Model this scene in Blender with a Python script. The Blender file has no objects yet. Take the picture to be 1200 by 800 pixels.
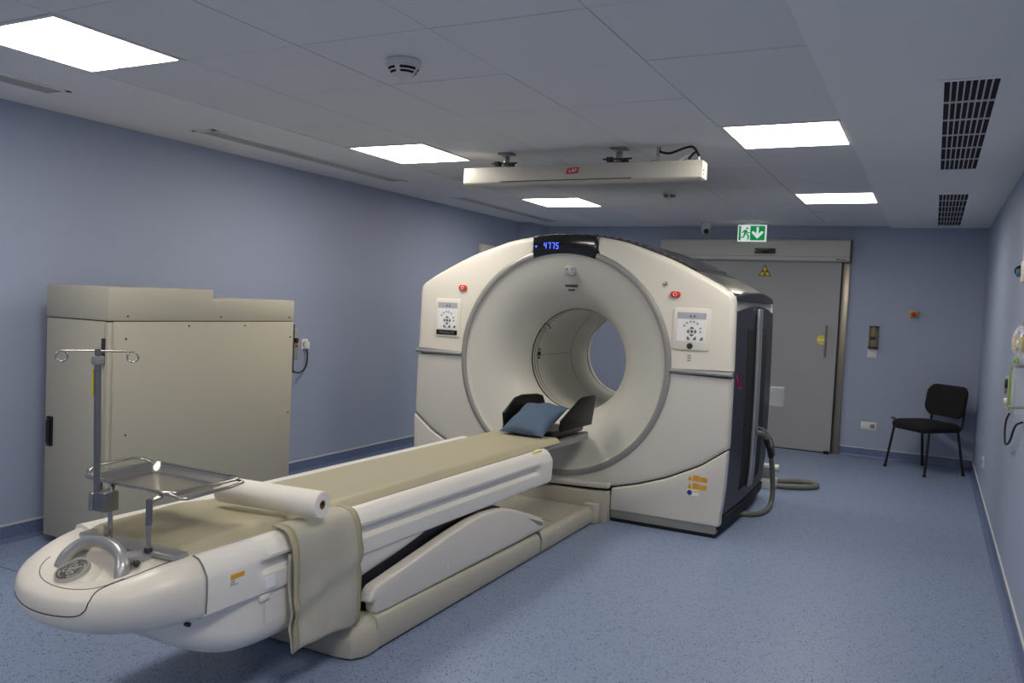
import bpy, bmesh, math, random
from mathutils import Vector, Matrix
random.seed(4)
PI = math.pi
K = 0.9                      # plan units to metres
sc = bpy.context.scene
COL = sc.collection

# ------------------------------------------------------------------ materials
def lin(c):
    c = c / 255.0
    return c / 12.92 if c <= 0.04045 else ((c + 0.055) / 1.055) ** 2.4
def rgb(r, g, b): return (lin(r), lin(g), lin(b), 1.0)
def mat(name, col, rough=0.5, metal=0.0, emit=None, strength=0.0, bump=0.0, bscale=200.0, spec=0.5, trans=0.0, coat=0.0, vary=0.0, vscale=3.0, alpha=1.0):
    m = bpy.data.materials.new(name); m.use_nodes = True
    nt = m.node_tree; b = nt.nodes['Principled BSDF']
    b.inputs['Base Color'].default_value = rgb(*col)
    b.inputs['Roughness'].default_value = rough
    b.inputs['Metallic'].default_value = metal
    b.inputs['Specular IOR Level'].default_value = spec
    b.inputs['Transmission Weight'].default_value = trans
    b.inputs['Coat Weight'].default_value = coat
    b.inputs['Alpha'].default_value = alpha
    if emit:
        b.inputs['Emission Color'].default_value = rgb(*emit)
        b.inputs['Emission Strength'].default_value = strength
    tc = nt.nodes.new('ShaderNodeTexCoord')
    if bump > 0:
        n = nt.nodes.new('ShaderNodeTexNoise'); n.inputs['Scale'].default_value = bscale; n.inputs['Detail'].default_value = 3
        bp = nt.nodes.new('ShaderNodeBump'); bp.inputs['Strength'].default_value = bump; bp.inputs['Distance'].default_value = 0.002
        nt.links.new(tc.outputs['Object'], n.inputs['Vector'])
        nt.links.new(n.outputs['Fac'], bp.inputs['Height']); nt.links.new(bp.outputs['Normal'], b.inputs['Normal'])
    if vary > 0:
        n = nt.nodes.new('ShaderNodeTexNoise'); n.inputs['Scale'].default_value = vscale; n.inputs['Detail'].default_value = 4
        r = nt.nodes.new('ShaderNodeValToRGB')
        c = rgb(*col)
        r.color_ramp.elements[0].position = 0.3; r.color_ramp.elements[1].position = 0.7
        r.color_ramp.elements[0].color = tuple(x * (1 - vary) for x in c[:3]) + (1,)
        r.color_ramp.elements[1].color = tuple(min(1, x * (1 + vary)) for x in c[:3]) + (1,)
        nt.links.new(tc.outputs['Object'], n.inputs['Vector']); nt.links.new(n.outputs['Fac'], r.inputs['Fac'])
        nt.links.new(r.outputs['Color'], b.inputs['Base Color'])
    return m

def speckle_mat(name, base, dark, light, rough):
    m = bpy.data.materials.new(name); m.use_nodes = True
    nt = m.node_tree; b = nt.nodes['Principled BSDF']
    tc = nt.nodes.new('ShaderNodeTexCoord')
    col = None
    prev = rgb(*base)
    no = nt.nodes.new('ShaderNodeTexNoise'); no.inputs['Scale'].default_value = 60; no.inputs['Detail'].default_value = 4
    nt.links.new(tc.outputs['Object'], no.inputs['Vector'])
    rp = nt.nodes.new('ShaderNodeValToRGB')
    rp.color_ramp.elements[0].position = .35; rp.color_ramp.elements[1].position = .65
    rp.color_ramp.elements[0].color = tuple(x * .97 for x in prev[:3]) + (1,)
    rp.color_ramp.elements[1].color = tuple(x * 1.03 for x in prev[:3]) + (1,)
    nt.links.new(no.outputs['Fac'], rp.inputs['Fac'])
    last = rp.outputs['Color']
    for sc_, size, frac, c in ((105, .38, .10, dark), (160, .44, .06, dark), (130, .34, .10, light), (75, .27, .06, dark)):
        v = nt.nodes.new('ShaderNodeTexVoronoi'); v.inputs['Scale'].default_value = sc_
        nt.links.new(tc.outputs['Object'], v.inputs['Vector'])
        sep = nt.nodes.new('ShaderNodeSeparateColor'); nt.links.new(v.outputs['Color'], sep.inputs['Color'])
        lt = nt.nodes.new('ShaderNodeMath'); lt.operation = 'LESS_THAN'; lt.inputs[1].default_value = frac
        nt.links.new(sep.outputs['Red'], lt.inputs[0])
        ds = nt.nodes.new('ShaderNodeMath'); ds.operation = 'LESS_THAN'; ds.inputs[1].default_value = size
        nt.links.new(v.outputs['Distance'], ds.inputs[0])
        mu = nt.nodes.new('ShaderNodeMath'); mu.operation = 'MULTIPLY'
        nt.links.new(lt.outputs[0], mu.inputs[0]); nt.links.new(ds.outputs[0], mu.inputs[1])
        sca = nt.nodes.new('ShaderNodeMath'); sca.operation = 'MULTIPLY'; sca.inputs[1].default_value = .9
        nt.links.new(mu.outputs[0], sca.inputs[0])
        mx = nt.nodes.new('ShaderNodeMix'); mx.data_type = 'RGBA'
        nt.links.new(sca.outputs[0], mx.inputs[0]); nt.links.new(last, mx.inputs[6]); mx.inputs[7].default_value = rgb(*c)
        last = mx.outputs[2]
    nt.links.new(last, b.inputs['Base Color'])
    b.inputs['Roughness'].default_value = rough
    b.inputs['Specular IOR Level'].default_value = .4
    return m

M = dict(
    wall=mat('periwinkle_paint', (160, 168, 190), .55, bump=.15, bscale=120, spec=.35),
    floor=speckle_mat('speckled_vinyl', (132, 147, 174), (34, 40, 54), (172, 182, 202), .42),
    cove=speckle_mat('speckled_cove_vinyl', (102, 116, 150), (56, 64, 86), (118, 132, 160), .45),
    trim=mat('white_sealant', (205, 203, 198), .5),
    tile=mat('ceiling_tile', (220, 220, 219), .85, bump=.1, bscale=300),
    plaster=mat('ceiling_plaster', (232, 231, 228), .8, bump=.05, bscale=150),
    gap=mat('ceiling_gap', (120, 120, 120), .9),
    white=mat('white_plastic', (232, 227, 218), .38, bump=.03, bscale=400),
    cream=mat('cream_plastic', (226, 220, 206), .36),
    nose=mat('nose_plastic', (224, 217, 205), .33),
    beige=mat('beige_plastic', (186, 180, 163), .45),
    beigeplate=mat('beige_plate', (176, 172, 156), .5),
    funnel=mat('bore_plastic', (206, 203, 192), .38),
    bore=mat('bore_liner', (214, 211, 200), .42),
    silver=mat('silver_paint', (172, 172, 172), .32, .55),
    ring=mat('grey_ring', (158, 156, 152), .4, .3),
    steel=mat('stainless_steel', (190, 186, 178), .2, 1.0),
    brushed=mat('brushed_steel', (150, 148, 144), .32, 1.0, bump=.08, bscale=90),
    charcoal=mat('charcoal_panel', (43, 44, 49), .42),
    darkgrey=mat('dark_grey', (42, 43, 46), .5),
    black=mat('black_plastic', (16, 16, 17), .4),
    gloss=mat('gloss_black', (8, 8, 9), .12, coat=.5),
    rubber=mat('black_rubber', (20, 20, 21), .7),
    hole=mat('black_slot', (8, 8, 8), .9),
    taupe=mat('metallic_taupe', (128, 122, 114), .28, .6),
    cabinet=mat('cabinet_powder_coat', (178, 173, 156), .5, bump=.06, bscale=500),
    vinyl=mat('khaki_vinyl', (176, 168, 139), .5, bump=.12, bscale=60),
    cloth=mat('khaki_grey_cloth', (181, 177, 161), .65, bump=.15, bscale=90, vary=.06, vscale=5),
    hem=mat('khaki_hem', (170, 161, 131), .65),
    paper=mat('white_paper', (234, 229, 218), .8, bump=.1, bscale=80),
    card=mat('brown_card', (120, 92, 62), .85),
    pillow=mat('blue_cotton', (72, 92, 114), .75, bump=.3, bscale=35),
    chair=mat('black_fabric', (24, 24, 25), .9, bump=.3, bscale=400),
    chairframe=mat('black_frame', (18, 18, 18), .45),
    doorp=mat('door_laminate', (160, 160, 161), .5),
    header=mat('aluminium_header', (186, 184, 178), .5, .15),
    jamb=mat('steel_jamb', (150, 142, 130), .35, .8),
    red=mat('red_plastic', (214, 52, 36), .35),
    darkred=mat('dark_red_button', (170, 32, 26), .35),
    yellow=mat('yellow_plastic', (214, 176, 40), .5),
    yellowsign=mat('yellow_sticker', (226, 206, 50), .55),
    orange=mat('orange_sticker', (222, 160, 40), .55),
    blueink=mat('blue_ink', (40, 56, 130), .5),
    ink=mat('dark_ink', (44, 44, 46), .6),
    greyink=mat('grey_ink', (120, 120, 120), .6),
    socket=mat('white_switch_plastic', (226, 224, 218), .35),
    pink=mat('magenta_metal', (170, 40, 110), .35, .4),
    hose=mat('grey_hose', (118, 116, 104), .6),
    clear=mat('clear_plastic', (235, 240, 240), .08, spec=.6, alpha=.22),
    bag=mat('clear_bag', (235, 240, 240), .15, spec=.8, bump=.8, bscale=40, alpha=.3),
    green=mat('green_tube', (150, 178, 84), .4),
    signgreen=mat('exit_green', (0, 120, 66), .4, emit=(0, 132, 72), strength=.75),
    signwhite=mat('exit_white', (230, 235, 232), .4, emit=(225, 235, 230), strength=.62),
    lamp=mat('lamp_diffuser', (250, 250, 250), .5, emit=(255, 249, 239), strength=19.0),
    lampframe=mat('lamp_frame', (220, 220, 218), .5),
    blueled=mat('blue_digits', (30, 40, 120), .4, emit=(70, 90, 255), strength=3.2),
    detector=mat('detector_plastic', (214, 213, 206), .45),
    grille=mat('grille_white', (190, 190, 190), .5),
    diffuser=mat('air_diffuser', (186, 185, 176), .6),
    logo=mat('logo_dark', (92, 90, 84), .35, .3),
    logolight=mat('logo_silver', (196, 192, 184), .3, .4),
    badge=mat('red_badge', (196, 34, 40), .4),
    lettering=mat('white_lettering', (240, 238, 236), .5),
    mech=mat('lift_mechanism', (40, 42, 48), .5),
    amber=mat('amber_glass', (150, 138, 108), .25, .5),
    ventslat=mat('vent_slat_grey', (74, 75, 78), .45),
    gwhite=mat('scanner_white', (213, 208, 198), .38, bump=.03, bscale=400),
    laserbody=mat('laser_cream', (192, 187, 174), .5),
    plinth=mat('grey_plinth', (152, 150, 143), .5),
    keygrey=mat('key_grey', (164, 164, 166), .5),
    keydark=mat('key_dark', (104, 104, 108), .5),
    readout=mat('readout_grey', (176, 178, 186), .4),
    wing=mat('matt_black_wing', (14, 14, 14), .35, spec=.25),
    grommet=mat('grey_plastic', (140, 140, 138), .5),
)

# ------------------------------------------------------------------ geometry: a shape is (verts, faces)
def join(*shapes):
    V, F = [], []
    for v, f in shapes:
        n = len(V); V += [tuple(p) for p in v]; F += [tuple(i + n for i in q) for q in f]
    return V, F
def xf(shape, mtx): return [tuple(mtx @ Vector(p)) for p in shape[0]], shape[1]
def move(shape, d): return [(p[0] + d[0], p[1] + d[1], p[2] + d[2]) for p in shape[0]], shape[1]
def box(x0, x1, y0, y1, z0, z1):
    V = [(x0, y0, z0), (x1, y0, z0), (x1, y1, z0), (x0, y1, z0), (x0, y0, z1), (x1, y0, z1), (x1, y1, z1), (x0, y1, z1)]
    return V, [(0, 3, 2, 1), (4, 5, 6, 7), (0, 1, 5, 4), (1, 2, 6, 5), (2, 3, 7, 6), (3, 0, 4, 7)]
def prism(pts, a0, a1, axis):
    """outline pts extruded along axis ('x': pts are (y,z); 'y': (x,z); 'z': (x,y))"""
    def mk(p, a): return {'x': (a, p[0], p[1]), 'y': (p[0], a, p[1]), 'z': (p[0], p[1], a)}[axis]
    n = len(pts)
    V = [mk(p, a0) for p in pts] + [mk(p, a1) for p in pts]
    F = [tuple(range(n))[::-1], tuple(range(n, 2 * n))] + [(i, (i + 1) % n, n + (i + 1) % n, n + i) for i in range(n)]
    return V, F
def loft(rings, closed=True, caps=True):
    n = len(rings[0]); V = [tuple(p) for r in rings for p in r]; F = []
    for i in range(len(rings) - 1):
        for j in range(n if closed else n - 1):
            k = (j + 1) % n
            F.append((i * n + j, i * n + k, (i + 1) * n + k, (i + 1) * n + j))
    if caps and closed:
        F.append(tuple(range(n))[::-1]); F.append(tuple((len(rings) - 1) * n + j for j in range(n)))
    return V, F
def grid(fn, nu, nv):
    V = [tuple(fn(i / nu, j / nv)) for i in range(nu + 1) for j in range(nv + 1)]
    F = [(i * (nv + 1) + j, (i + 1) * (nv + 1) + j, (i + 1) * (nv + 1) + j + 1, i * (nv + 1) + j + 1) for i in range(nu) for j in range(nv)]
    return V, F
def smooth_path(pts, sub=6):
    P = [Vector(p) for p in pts]
    if len(P) < 3: return P
    out = []
    for i in range(len(P) - 1):
        p0 = P[max(i - 1, 0)]; p1 = P[i]; p2 = P[i + 1]; p3 = P[min(i + 2, len(P) - 1)]
        for s in range(sub):
            t = s / sub
            out.append(.5 * ((2 * p1) + (p2 - p0) * t + (2 * p0 - 5 * p1 + 4 * p2 - p3) * t * t + (3 * p1 - p0 - 3 * p2 + p3) * t ** 3))
    out.append(P[-1]); return out
def tube(pts, r, n=10, closed=False, smooth=0, r2=None):
    P = smooth_path(pts, smooth) if smooth else [Vector(p) for p in pts]
    m = len(P); rings = []; up = None
    for i, p in enumerate(P):
        a = P[(i - 1) % m] if (closed or i > 0) else p
        b = P[(i + 1) % m] if (closed or i < m - 1) else p
        t = (b - a).normalized()
        if up is None:
            up = Vector((0, 0, 1)) if abs(t.z) < .9 else Vector((1, 0, 0))
        s = t.cross(up).normalized(); up = s.cross(t).normalized()
        rr = r(i / max(1, m - 1)) if callable(r) else r
        if not isinstance(rr, tuple): rr = (rr, rr)
        rings.append([p + s * (rr[0] * math.cos(2 * PI * k / n)) + up * (rr[1] * math.sin(2 * PI * k / n)) for k in range(n)])
    if closed: return loft(rings + [rings[0]], True, False)
    return loft(rings)
def cyl(c, r, h, axis='z', n=24, r2=None):
    r2 = r if r2 is None else r2
    rings = []
    for a, rr in ((0, r), (h, r2)):
        ring = []
        for k in range(n):
            u, v = rr * math.cos(2 * PI * k / n), rr * math.sin(2 * PI * k / n)
            ring.append({'z': (c[0] + u, c[1] + v, c[2] + a), 'y': (c[0] + u, c[1] + a, c[2] + v), 'x': (c[0] + a, c[1] + u, c[2] + v)}[axis])
        rings.append(ring)
    return loft(rings)
def lathe(profile, c, axis='z', n=48, caps=False, a0=0.0, a1=2 * PI):
    """profile: (radius, along) pairs around axis through c"""
    full = abs(a1 - a0 - 2 * PI) < 1e-6
    rings = []
    m = n if full else n + 1
    for k in range(m):
        t = a0 + (a1 - a0) * k / n; cs, sn = math.cos(t), math.sin(t)
        rings.append([{'z': (c[0] + r * cs, c[1] + r * sn, c[2] + h), 'y': (c[0] + r * cs, c[1] + h, c[2] + r * sn), 'x': (c[0] + h, c[1] + r * cs, c[2] + r * sn)}[axis] for r, h in profile])
    if full: rings.append(rings[0])
    return loft(rings, False, False)
def sphere(c, r, nu=16, nv=10, sz=(1, 1, 1)):
    return grid(lambda u, v: (c[0] + r * sz[0] * math.sin(PI * v) * math.cos(2 * PI * u), c[1] + r * sz[1] * math.sin(PI * v) * math.sin(2 * PI * u), c[2] + r * sz[2] * math.cos(PI * v)), nu, nv)
def rrect(x0, x1, z0, z1, r, n=5):
    out = []
    for cx, cz, a in ((x1 - r, z1 - r, 0), (x0 + r, z1 - r, 90), (x0 + r, z0 + r, 180), (x1 - r, z0 + r, 270)):
        for k in range(n + 1):
            t = math.radians(a + 90 * k / n); out.append((cx + r * math.cos(t), cz + r * math.sin(t)))
    return out
def text_shape(s, size, depth=.0008, align='CENTER', shear=0.0):
    cu = bpy.data.curves.new('t', 'FONT'); cu.body = s; cu.size = size; cu.extrude = depth; cu.align_x = align; cu.align_y = 'CENTER'; cu.shear = shear
    cu.resolution_u = 3
    o = bpy.data.objects.new('t', cu); COL.objects.link(o)
    bpy.context.view_layer.update()
    me = bpy.data.meshes.new_from_object(o.evaluated_get(bpy.context.evaluated_depsgraph_get()))
    V = [tuple(v.co) for v in me.vertices]; F = [tuple(p.vertices) for p in me.polygons]
    bpy.data.objects.remove(o); bpy.data.meshes.remove(me); bpy.data.curves.remove(cu)
    return V, F
FACE_FRONT = Matrix.Rotation(PI / 2, 4, 'X')                       # text plane facing -Y
FACE_RIGHT = Matrix.Rotation(PI / 2, 4, 'Z') @ FACE_FRONT          # facing +X

# ------------------------------------------------------------------ objects
def base_of(o): return Vector(o.get('_b', (0, 0, 0)))
BASE = {}
def obj(name, shape, m, parent=None, bevel=0.0, seg=2, smooth=35, solid=0.0, weld=True):
    """one mesh object; shape in plan units and plan coordinates"""
    org = BASE.get(parent.name, Vector((0, 0, 0))) if parent else Vector((0, 0, 0))
    me = bpy.data.meshes.new(name)
    bm = bmesh.new()
    vs = [bm.verts.new((Vector(p) - org) * K) for p in shape[0]]
    for f in shape[1]:
        q = []
        for i in f:
            if vs[i] not in q: q.append(vs[i])
        if len(q) > 2:
            try: bm.faces.new(q)
            except ValueError: pass
    if weld: bmesh.ops.remove_doubles(bm, verts=bm.verts, dist=1e-5)
    bmesh.ops.recalc_face_normals(bm, faces=bm.faces)
    if bevel > 0:
        es = [e for e in bm.edges if len(e.link_faces) == 2 and e.calc_face_angle(0) > math.radians(30)]
        bmesh.ops.bevel(bm, geom=es, offset=bevel * K, segments=seg, affect='EDGES', profile=.5, clamp_overlap=True)
    bm.to_mesh(me); bm.free()
    if smooth:
        for p in me.polygons: p.use_smooth = True
        me.set_sharp_from_angle(angle=math.radians(smooth))
    me.materials.append(m)
    o = bpy.data.objects.new(name, me); COL.objects.link(o)
    if parent:
        o.parent = parent
    BASE[o.name] = org
    if solid:
        md = o.modifiers.new('thickness', 'SOLIDIFY'); md.thickness = solid * K; md.offset = 0
    return o
def thing(name, base, label, cat, group=None):
    o = bpy.data.objects.new(name, None); COL.objects.link(o)
    o.location = Vector(base) * K; o.empty_display_size = .1
    BASE[o.name] = Vector(base)
    o['label'] = label; o['category'] = cat
    if group: o['group'] = group
    return o
def recentre(o):
    """put a lone mesh's origin at the foot of its bounds"""
    cs = [v.co for v in o.data.vertices]
    b = Vector(((min(c.x for c in cs) + max(c.x for c in cs)) / 2, (min(c.y for c in cs) + max(c.y for c in cs)) / 2, min(c.z for c in cs)))
    o.data.transform(Matrix.Translation(-b)); o.location = b
    BASE[o.name] = b / K
    return o
def tag(o, label, cat, group=None):
    o['label'] = label; o['category'] = cat
    if group: o['group'] = group
    return o
def struct(name, shape, m, bevel=0.0, smooth=0, **k):
    o = obj(name, shape, m, None, bevel, smooth=smooth, **k); o['kind'] = 'structure'; return o

# ================================================================== ROOM
H = 2.616; XL, XR, YB, YF = -4.871, .468, 10.124, -1.6
TX0, TX1 = -3.778, -.489            # tiled field
struct('floor', box(XL - .1, XR + .1, YF - .1, YB + .1, -.1, 0), M['floor'])
struct('wall_left', box(XL - .12, XL, YF - .1, YB + .1, 0, H + .1), M['wall'])
struct('wall_right', box(XR, XR + .12, YF - .1, YB + .1, 0, H + .1), M['wall'])
struct('wall_back', box(XL, XR, YB, YB + .12, 0, H + .1), M['wall'])
struct('wall_front', box(XL, XR, YF - .12, YF, 0, H + .1), M['wall'])
# seam in the vinyl, lower left
struct('trim_1', box(XL, -3.9, 2.70, 2.708, 0, .0012), M['gap'])
# boxed-in column in the far left corner
struct('trim_2', box(XL, -4.70, 9.60, YB, 0, H), M['wall'])
def cove(name, side):
    hb = .098
    prof = [(0, 0), (.035, 0), (.018, .006), (.008, .022), (.006, hb), (0, hb)]
    if side == 'left': s = prism([(XL + a, z) for a, z in prof], YF, 9.60, 'y')
    elif side == 'right': s = prism([(XR - a, z) for a, z in prof], YF, YB, 'y')
    else: s = prism([(YB - a, z) for a, z in prof], -.88, XR, 'x')
    o = struct('baseboard_' + name, s, M['cove'], smooth=30)
    t = .009
    if side == 'left': b = box(XL, XL + t, YF, 9.60, hb, hb + .011)
    elif side == 'right': b = box(XR - t, XR, YF, YB, hb, hb + .011)
    else: b = box(-.88, XR, YB - t, YB, hb, hb + .011)
    obj('capping_strip', b, M['trim'], o, smooth=0)
for s in ('left', 'right', 'back'): cove(s, s)

# ceiling: plaster bands and a tiled field whose cells leave hairline gaps; the lamp cells stay open
xs = [TX0 + (TX1 - TX0) * i / 5 for i in range(6)]
ya, yb_, yc = 2.05, 4.664, 7.40
qa, qb = (yb_ - ya) / 4, (yc - yb_) / 4
ys = [ya + qa * i for i in range(-6, 4)] + [yb_ + qb * i for i in range(0, 8)]
ys = sorted(set(ys) | {ya, yb_, yc}, key=float)
ys = [y for k_, y in enumerate(ys) if k_ == 0 or y - ys[k_ - 1] > .01]
ys = [y for y in ys if YF < y < YB] + [YB - .14]
ys = [YF] + ys
lampcells = {(0, ya), (0, yb_), (0, yc), (4, ys[ys.index(ya) - 1]), (4, ys[ys.index(ya) - 4]), (0, ys[ys.index(ya) - 4]), (4, yb_), (4, yc)}
parts = []
for i in range(5):
    for j in range(len(ys) - 1):
        if (i, ys[j]) in lampcells: continue
        g = .0022; dz = random.uniform(0, .0022)
        parts.append(box(xs[i] + g, xs[i + 1] - g, ys[j] + g, ys[j + 1] - g, H + dz, H + .02))
ceil = struct('ceiling', box(XL, XR, YF, YB, H + .05, H + .15), M['gap'])
c2 = obj('ceiling_tiles', join(*parts), M['tile'], ceil, smooth=0)
c2['kind'] = 'structure'
band = join(box(XL, TX0, YF, YB, H, H + .05), box(TX1, XR, YF, YB, H - .022, H + .05), box(TX0, TX1, YB - .14, YB, H, H + .05))
c3 = obj('plaster_band', band, M['plaster'], ceil, smooth=0); c3['kind'] = 'structure'

# ceiling lamps
def lamp(i, y, label):
    x0, x1 = xs[i], xs[i + 1]
    y1 = y + (qa if y < yb_ - .1 else qb)
    t = thing('ceiling_light', ((x0 + x1) / 2, (y + y1) / 2, H - .005), label, 'light', 'square ceiling light panels')
    a = .026
    fr = join(box(x0 + .004, x1 - .004, y + .004, y + a, H - .004, H + .03), box(x0 + .004, x1 - .004, y1 - a, y1 - .004, H - .004, H + .03),
              box(x0 + .004, x0 + a, y + a, y1 - a, H - .004, H + .03), box(x1 - a, x1 - .004, y + a, y1 - a, H - .004, H + .03))
    obj('frame', fr, M['lampframe'], t, smooth=0)
    obj('diffuser', box(x0 + a, x1 - a, y + a, y1 - a, H - .002, H + .02), M['lamp'], t, smooth=0)
lamp(0, ya, 'square lit ceiling panel nearest the camera, at the upper left above the cabinet')
lamp(0, yb_, 'square lit ceiling panel between the cabinet and the laser bar, over the left row')
lamp(0, yc, 'square lit ceiling panel just behind the laser bar, farthest of the left row')
lamp(4, yb_, 'lit ceiling panel of the right row, between laser bar and long grille')
lamp(4, yc, 'farthest lit ceiling panel of the right row, in front of the exit sign')
lamp(4, ys[ys.index(ya) - 1], 'added lit ceiling panel overhead on the right, out of view')  # added out-of-view panel, brightens the near side of the table
lamp(4, ys[ys.index(ya) - 4], 'added lit ceiling panel, unseen behind the camera on the right')  # added unseen panel, more light on the table from the right
lamp(0, ys[ys.index(ya) - 4], 'added lit ceiling panel, unseen behind the camera on the left')  # added unseen panel, extra fill from behind the camera

# long slot diffusers in the left band
def slot(y0, y1, label):
    x0, x1 = -4.46, -4.27
    t = thing('air_diffuser', ((x0 + x1) / 2, (y0 + y1) / 2, H - .004), label, 'air vent', 'long slot diffusers in the left ceiling band')
    fr = join(box(x0, x1, y0, y0 + .03, H - .006, H + .004), box(x0, x1, y1 - .03, y1, H - .006, H + .004), box(x0, x0 + .025, y0, y1, H - .006, H + .004), box(x1 - .025, x1, y0, y1, H - .006, H + .004))
    obj('frame', fr, M['plaster'], t, smooth=0)
    obj('backing', box(x0 + .02, x1 - .02, y0 + .02, y1 - .02, H - .001, H + .003), M['grommet'], t, smooth=0)
    for k in range(7): obj('louvre', box(x0 + .028 + .019 * k, x0 + .041 + .019 * k, y0 + .03, y1 - .03, H - .005, H - .0015), M['diffuser'], t, smooth=0)
slot(.75, 2.93, 'grey slot diffuser in the ceiling at the far left edge, beside the nearest light')
slot(3.92, 6.15, 'grey slot diffuser in the ceiling above the cabinet, middle of the three')
slot(7.2, 9.5, 'grey slot diffuser in the far left of the ceiling, behind the laser bar')

# black return grilles in the right band
def grille(y0, y1, n, label):
    x0, x1 = -.022, .185; z = H - .022
    t = thing('return_grille', ((x0 + x1) / 2, (y0 + y1) / 2, z), label, 'air vent', 'black ceiling return grilles')
    w = .03
    fr = join(box(x0 - w, x1 + w, y0 - w, y0, z - .005, z + .004), box(x0 - w, x1 + w, y1, y1 + w, z - .005, z + .004), box(x0 - w, x0, y0, y1, z - .005, z + .004), box(x1, x1 + w, y0, y1, z - .005, z + .004))
    obj('frame', fr, M['plaster'], t, smooth=0)
    obj('cavity', box(x0, x1, y0, y1, z - .001, z + .003), M['hole'], t, smooth=0)
    for k in range(1, n): obj('cross_bar', box(x0, x1, y0 + (y1 - y0) * k / n - .015, y0 + (y1 - y0) * k / n + .015, z - .004, z - .001), M['grille'], t, smooth=0)
    for k in range(1, 8): obj('fin', box(x0 + (x1 - x0) * k / 8 - .0035, x0 + (x1 - x0) * k / 8 + .0035, y0, y1, z - .005, z - .001), M['grille'], t, smooth=0)
grille(3.95, 6.22, 6, 'long black air grille in the ceiling at upper right, nearer one')
grille(7.42, 9.8, 6, 'black air grille in the ceiling by the far wall, farther one')

# smoke detectors
def detector(x, y, s, label, g):
    t = thing('smoke_detector', (x, y, H), label, 'smoke detector', g)
    obj('base', lathe([(0, 0), (.075 * s, 0), (.078 * s, -.012 * s), (.074 * s, -.026 * s), (0, -.026 * s)], (x, y, H), n=32), M['detector'], t)
    obj('sensing_head', lathe([(.066 * s, -.024 * s), (.066 * s, -.034 * s), (.052 * s, -.056 * s), (.03 * s, -.07 * s), (.010 * s, -.08 * s), (.006 * s, -.092 * s), (0, -.094 * s)], (x, y, H), n=32), M['detector'], t)
    for k in range(4):
        a = k * PI / 2 + .35
        for (r0, h0, r1, h1) in ((.0675, -.034, .061, -.043), (.058, -.049, .051, -.057)):
            obj('slot', lathe([(r0 * s, h0 * s), (r1 * s, h1 * s)], (x, y, H - .0015), n=10, a0=a, a1=a + 1.2), M['hole'], t)
detector(-2.146, 3.03, 1.0, 'white dome smoke detector on the ceiling above the table, nearer one', 'smoke detectors')
detector(-2.153, 7.16, .85, 'small smoke detector on the ceiling behind the laser bar', 'smoke detectors')

# security camera on the ceiling
t = thing('security_camera', (-2.46, 9.72, H), 'white dome security camera hanging beside the green exit sign', 'security camera')
obj('mount', lathe([(0, 0), (.06, 0), (.06, -.05), (.056, -.06), (0, -.06)], (-2.46, 9.72, H), n=28), M['detector'], t)
obj('eyeball', sphere((-2.46, 9.715, H - .085), .05), M['detector'], t)
l = obj('lens_window', sphere((-2.445, 9.685, H - .102), .033), M['gloss'], t)

# exit sign
ex0, ex1, ez0, ez1, ey = -2.062, -1.746, 2.392, 2.580, 9.6
t = thing('exit_sign', (-1.904, ey + .03, ez0), 'lit green and white running man exit sign with a down arrow above the door', 'sign')
obj('housing', box(ex0, ex1, ey + .006, ey + .05, ez0, ez1), M['signwhite'], t, .003)
obj('bracket', box(-1.99, -1.82, ey + .02, ey + .045, ez1, H), M['detector'], t)
sx = ex0 + .012; sz = ez0 + .012; w = ex1 - ex0 - .024; h = ez1 - ez0 - .024
fp = ey + .004
obj('green_field', box(sx + w * .44, sx + w, fp, fp + .004, sz, sz + h), M['signgreen'], t, smooth=0)
obj('green_door_strip', box(sx, sx + w * .085, fp, fp + .004, sz, sz + h), M['signgreen'], t, smooth=0)
def P2(pts): return [(sx + w * a, sz + h * b) for a, b in pts]
arrow = P2([(.68, .92), (.76, .92), (.76, .45), (.86, .62), (.93, .62), (.93, .5), (.72, .12), (.51, .5), (.51, .62), (.58, .62), (.68, .45)])
obj('down_arrow', prism(arrow, fp - .003, fp, 'y'), M['signwhite'], t, smooth=0)
man = [prism(P2([(.19, .70), (.27, .74), (.33, .68), (.27, .40), (.20, .42), (.21, .58)]), fp - .003, fp + .004, 'y'),
       cyl((sx + w * .32, fp - .003, sz + h * .83), h * .075, .006, 'y', 16),
       prism(P2([(.27, .74), (.36, .56), (.43, .56), (.43, .50), (.34, .48), (.26, .62)]), fp - .0028, fp + .004, 'y'),
       prism(P2([(.19, .70), (.11, .52), (.14, .48), (.22, .62)]), fp - .0026, fp + .004, 'y'),
       prism(P2([(.27, .44), (.35, .28), (.33, .06), (.39, .05), (.41, .30), (.32, .48)]), fp - .0024, fp + .004, 'y'),
       prism(P2([(.20, .44), (.17, .25), (.03, .24), (.03, .17), (.21, .17), (.26, .40)]), fp - .0022, fp + .004, 'y')]
obj('running_man', join(*man), M['signgreen'], t, smooth=0)

# ------------------------------------------------------------------ door
dy = 10.06
door = struct('door_1', box(-3.05, -.962, dy, dy + .06, .012, 2.26), M['doorp'], .003)
obj('door_header', prism([(9.98, 2.435), (9.98, 2.21), (10.0, 2.20), (YB, 2.20), (YB, 2.45), (9.99, 2.45)], -3.08, -.882, 'x'), M['header'], door, .003, smooth=30)
obj('header_end_cap', box(-.882, -.872, 9.985, YB, 2.20, 2.45), M['black'], door)
obj('header_seam', box(-3.08, -.882, 9.9785, 9.982, 2.252, 2.256), M['greyink'], door, smooth=0)
obj('door_jamb', box(-.962, -.876, 10.085, YB, 0, 2.2), M['jamb'], door, .003)
obj('door_edge_seal', box(-.968, -.955, dy - .002, dy + .03, .01, 2.2), M['rubber'], door)
obj('bottom_seal', box(-3.05, -.965, dy + .005, dy + .055, 0, .022), M['rubber'], door)
obj('floor_guide', join(cyl((-1.005, dy - .03, .0), .03, .03, 'z', 16)), M['rubber'], door)
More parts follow.
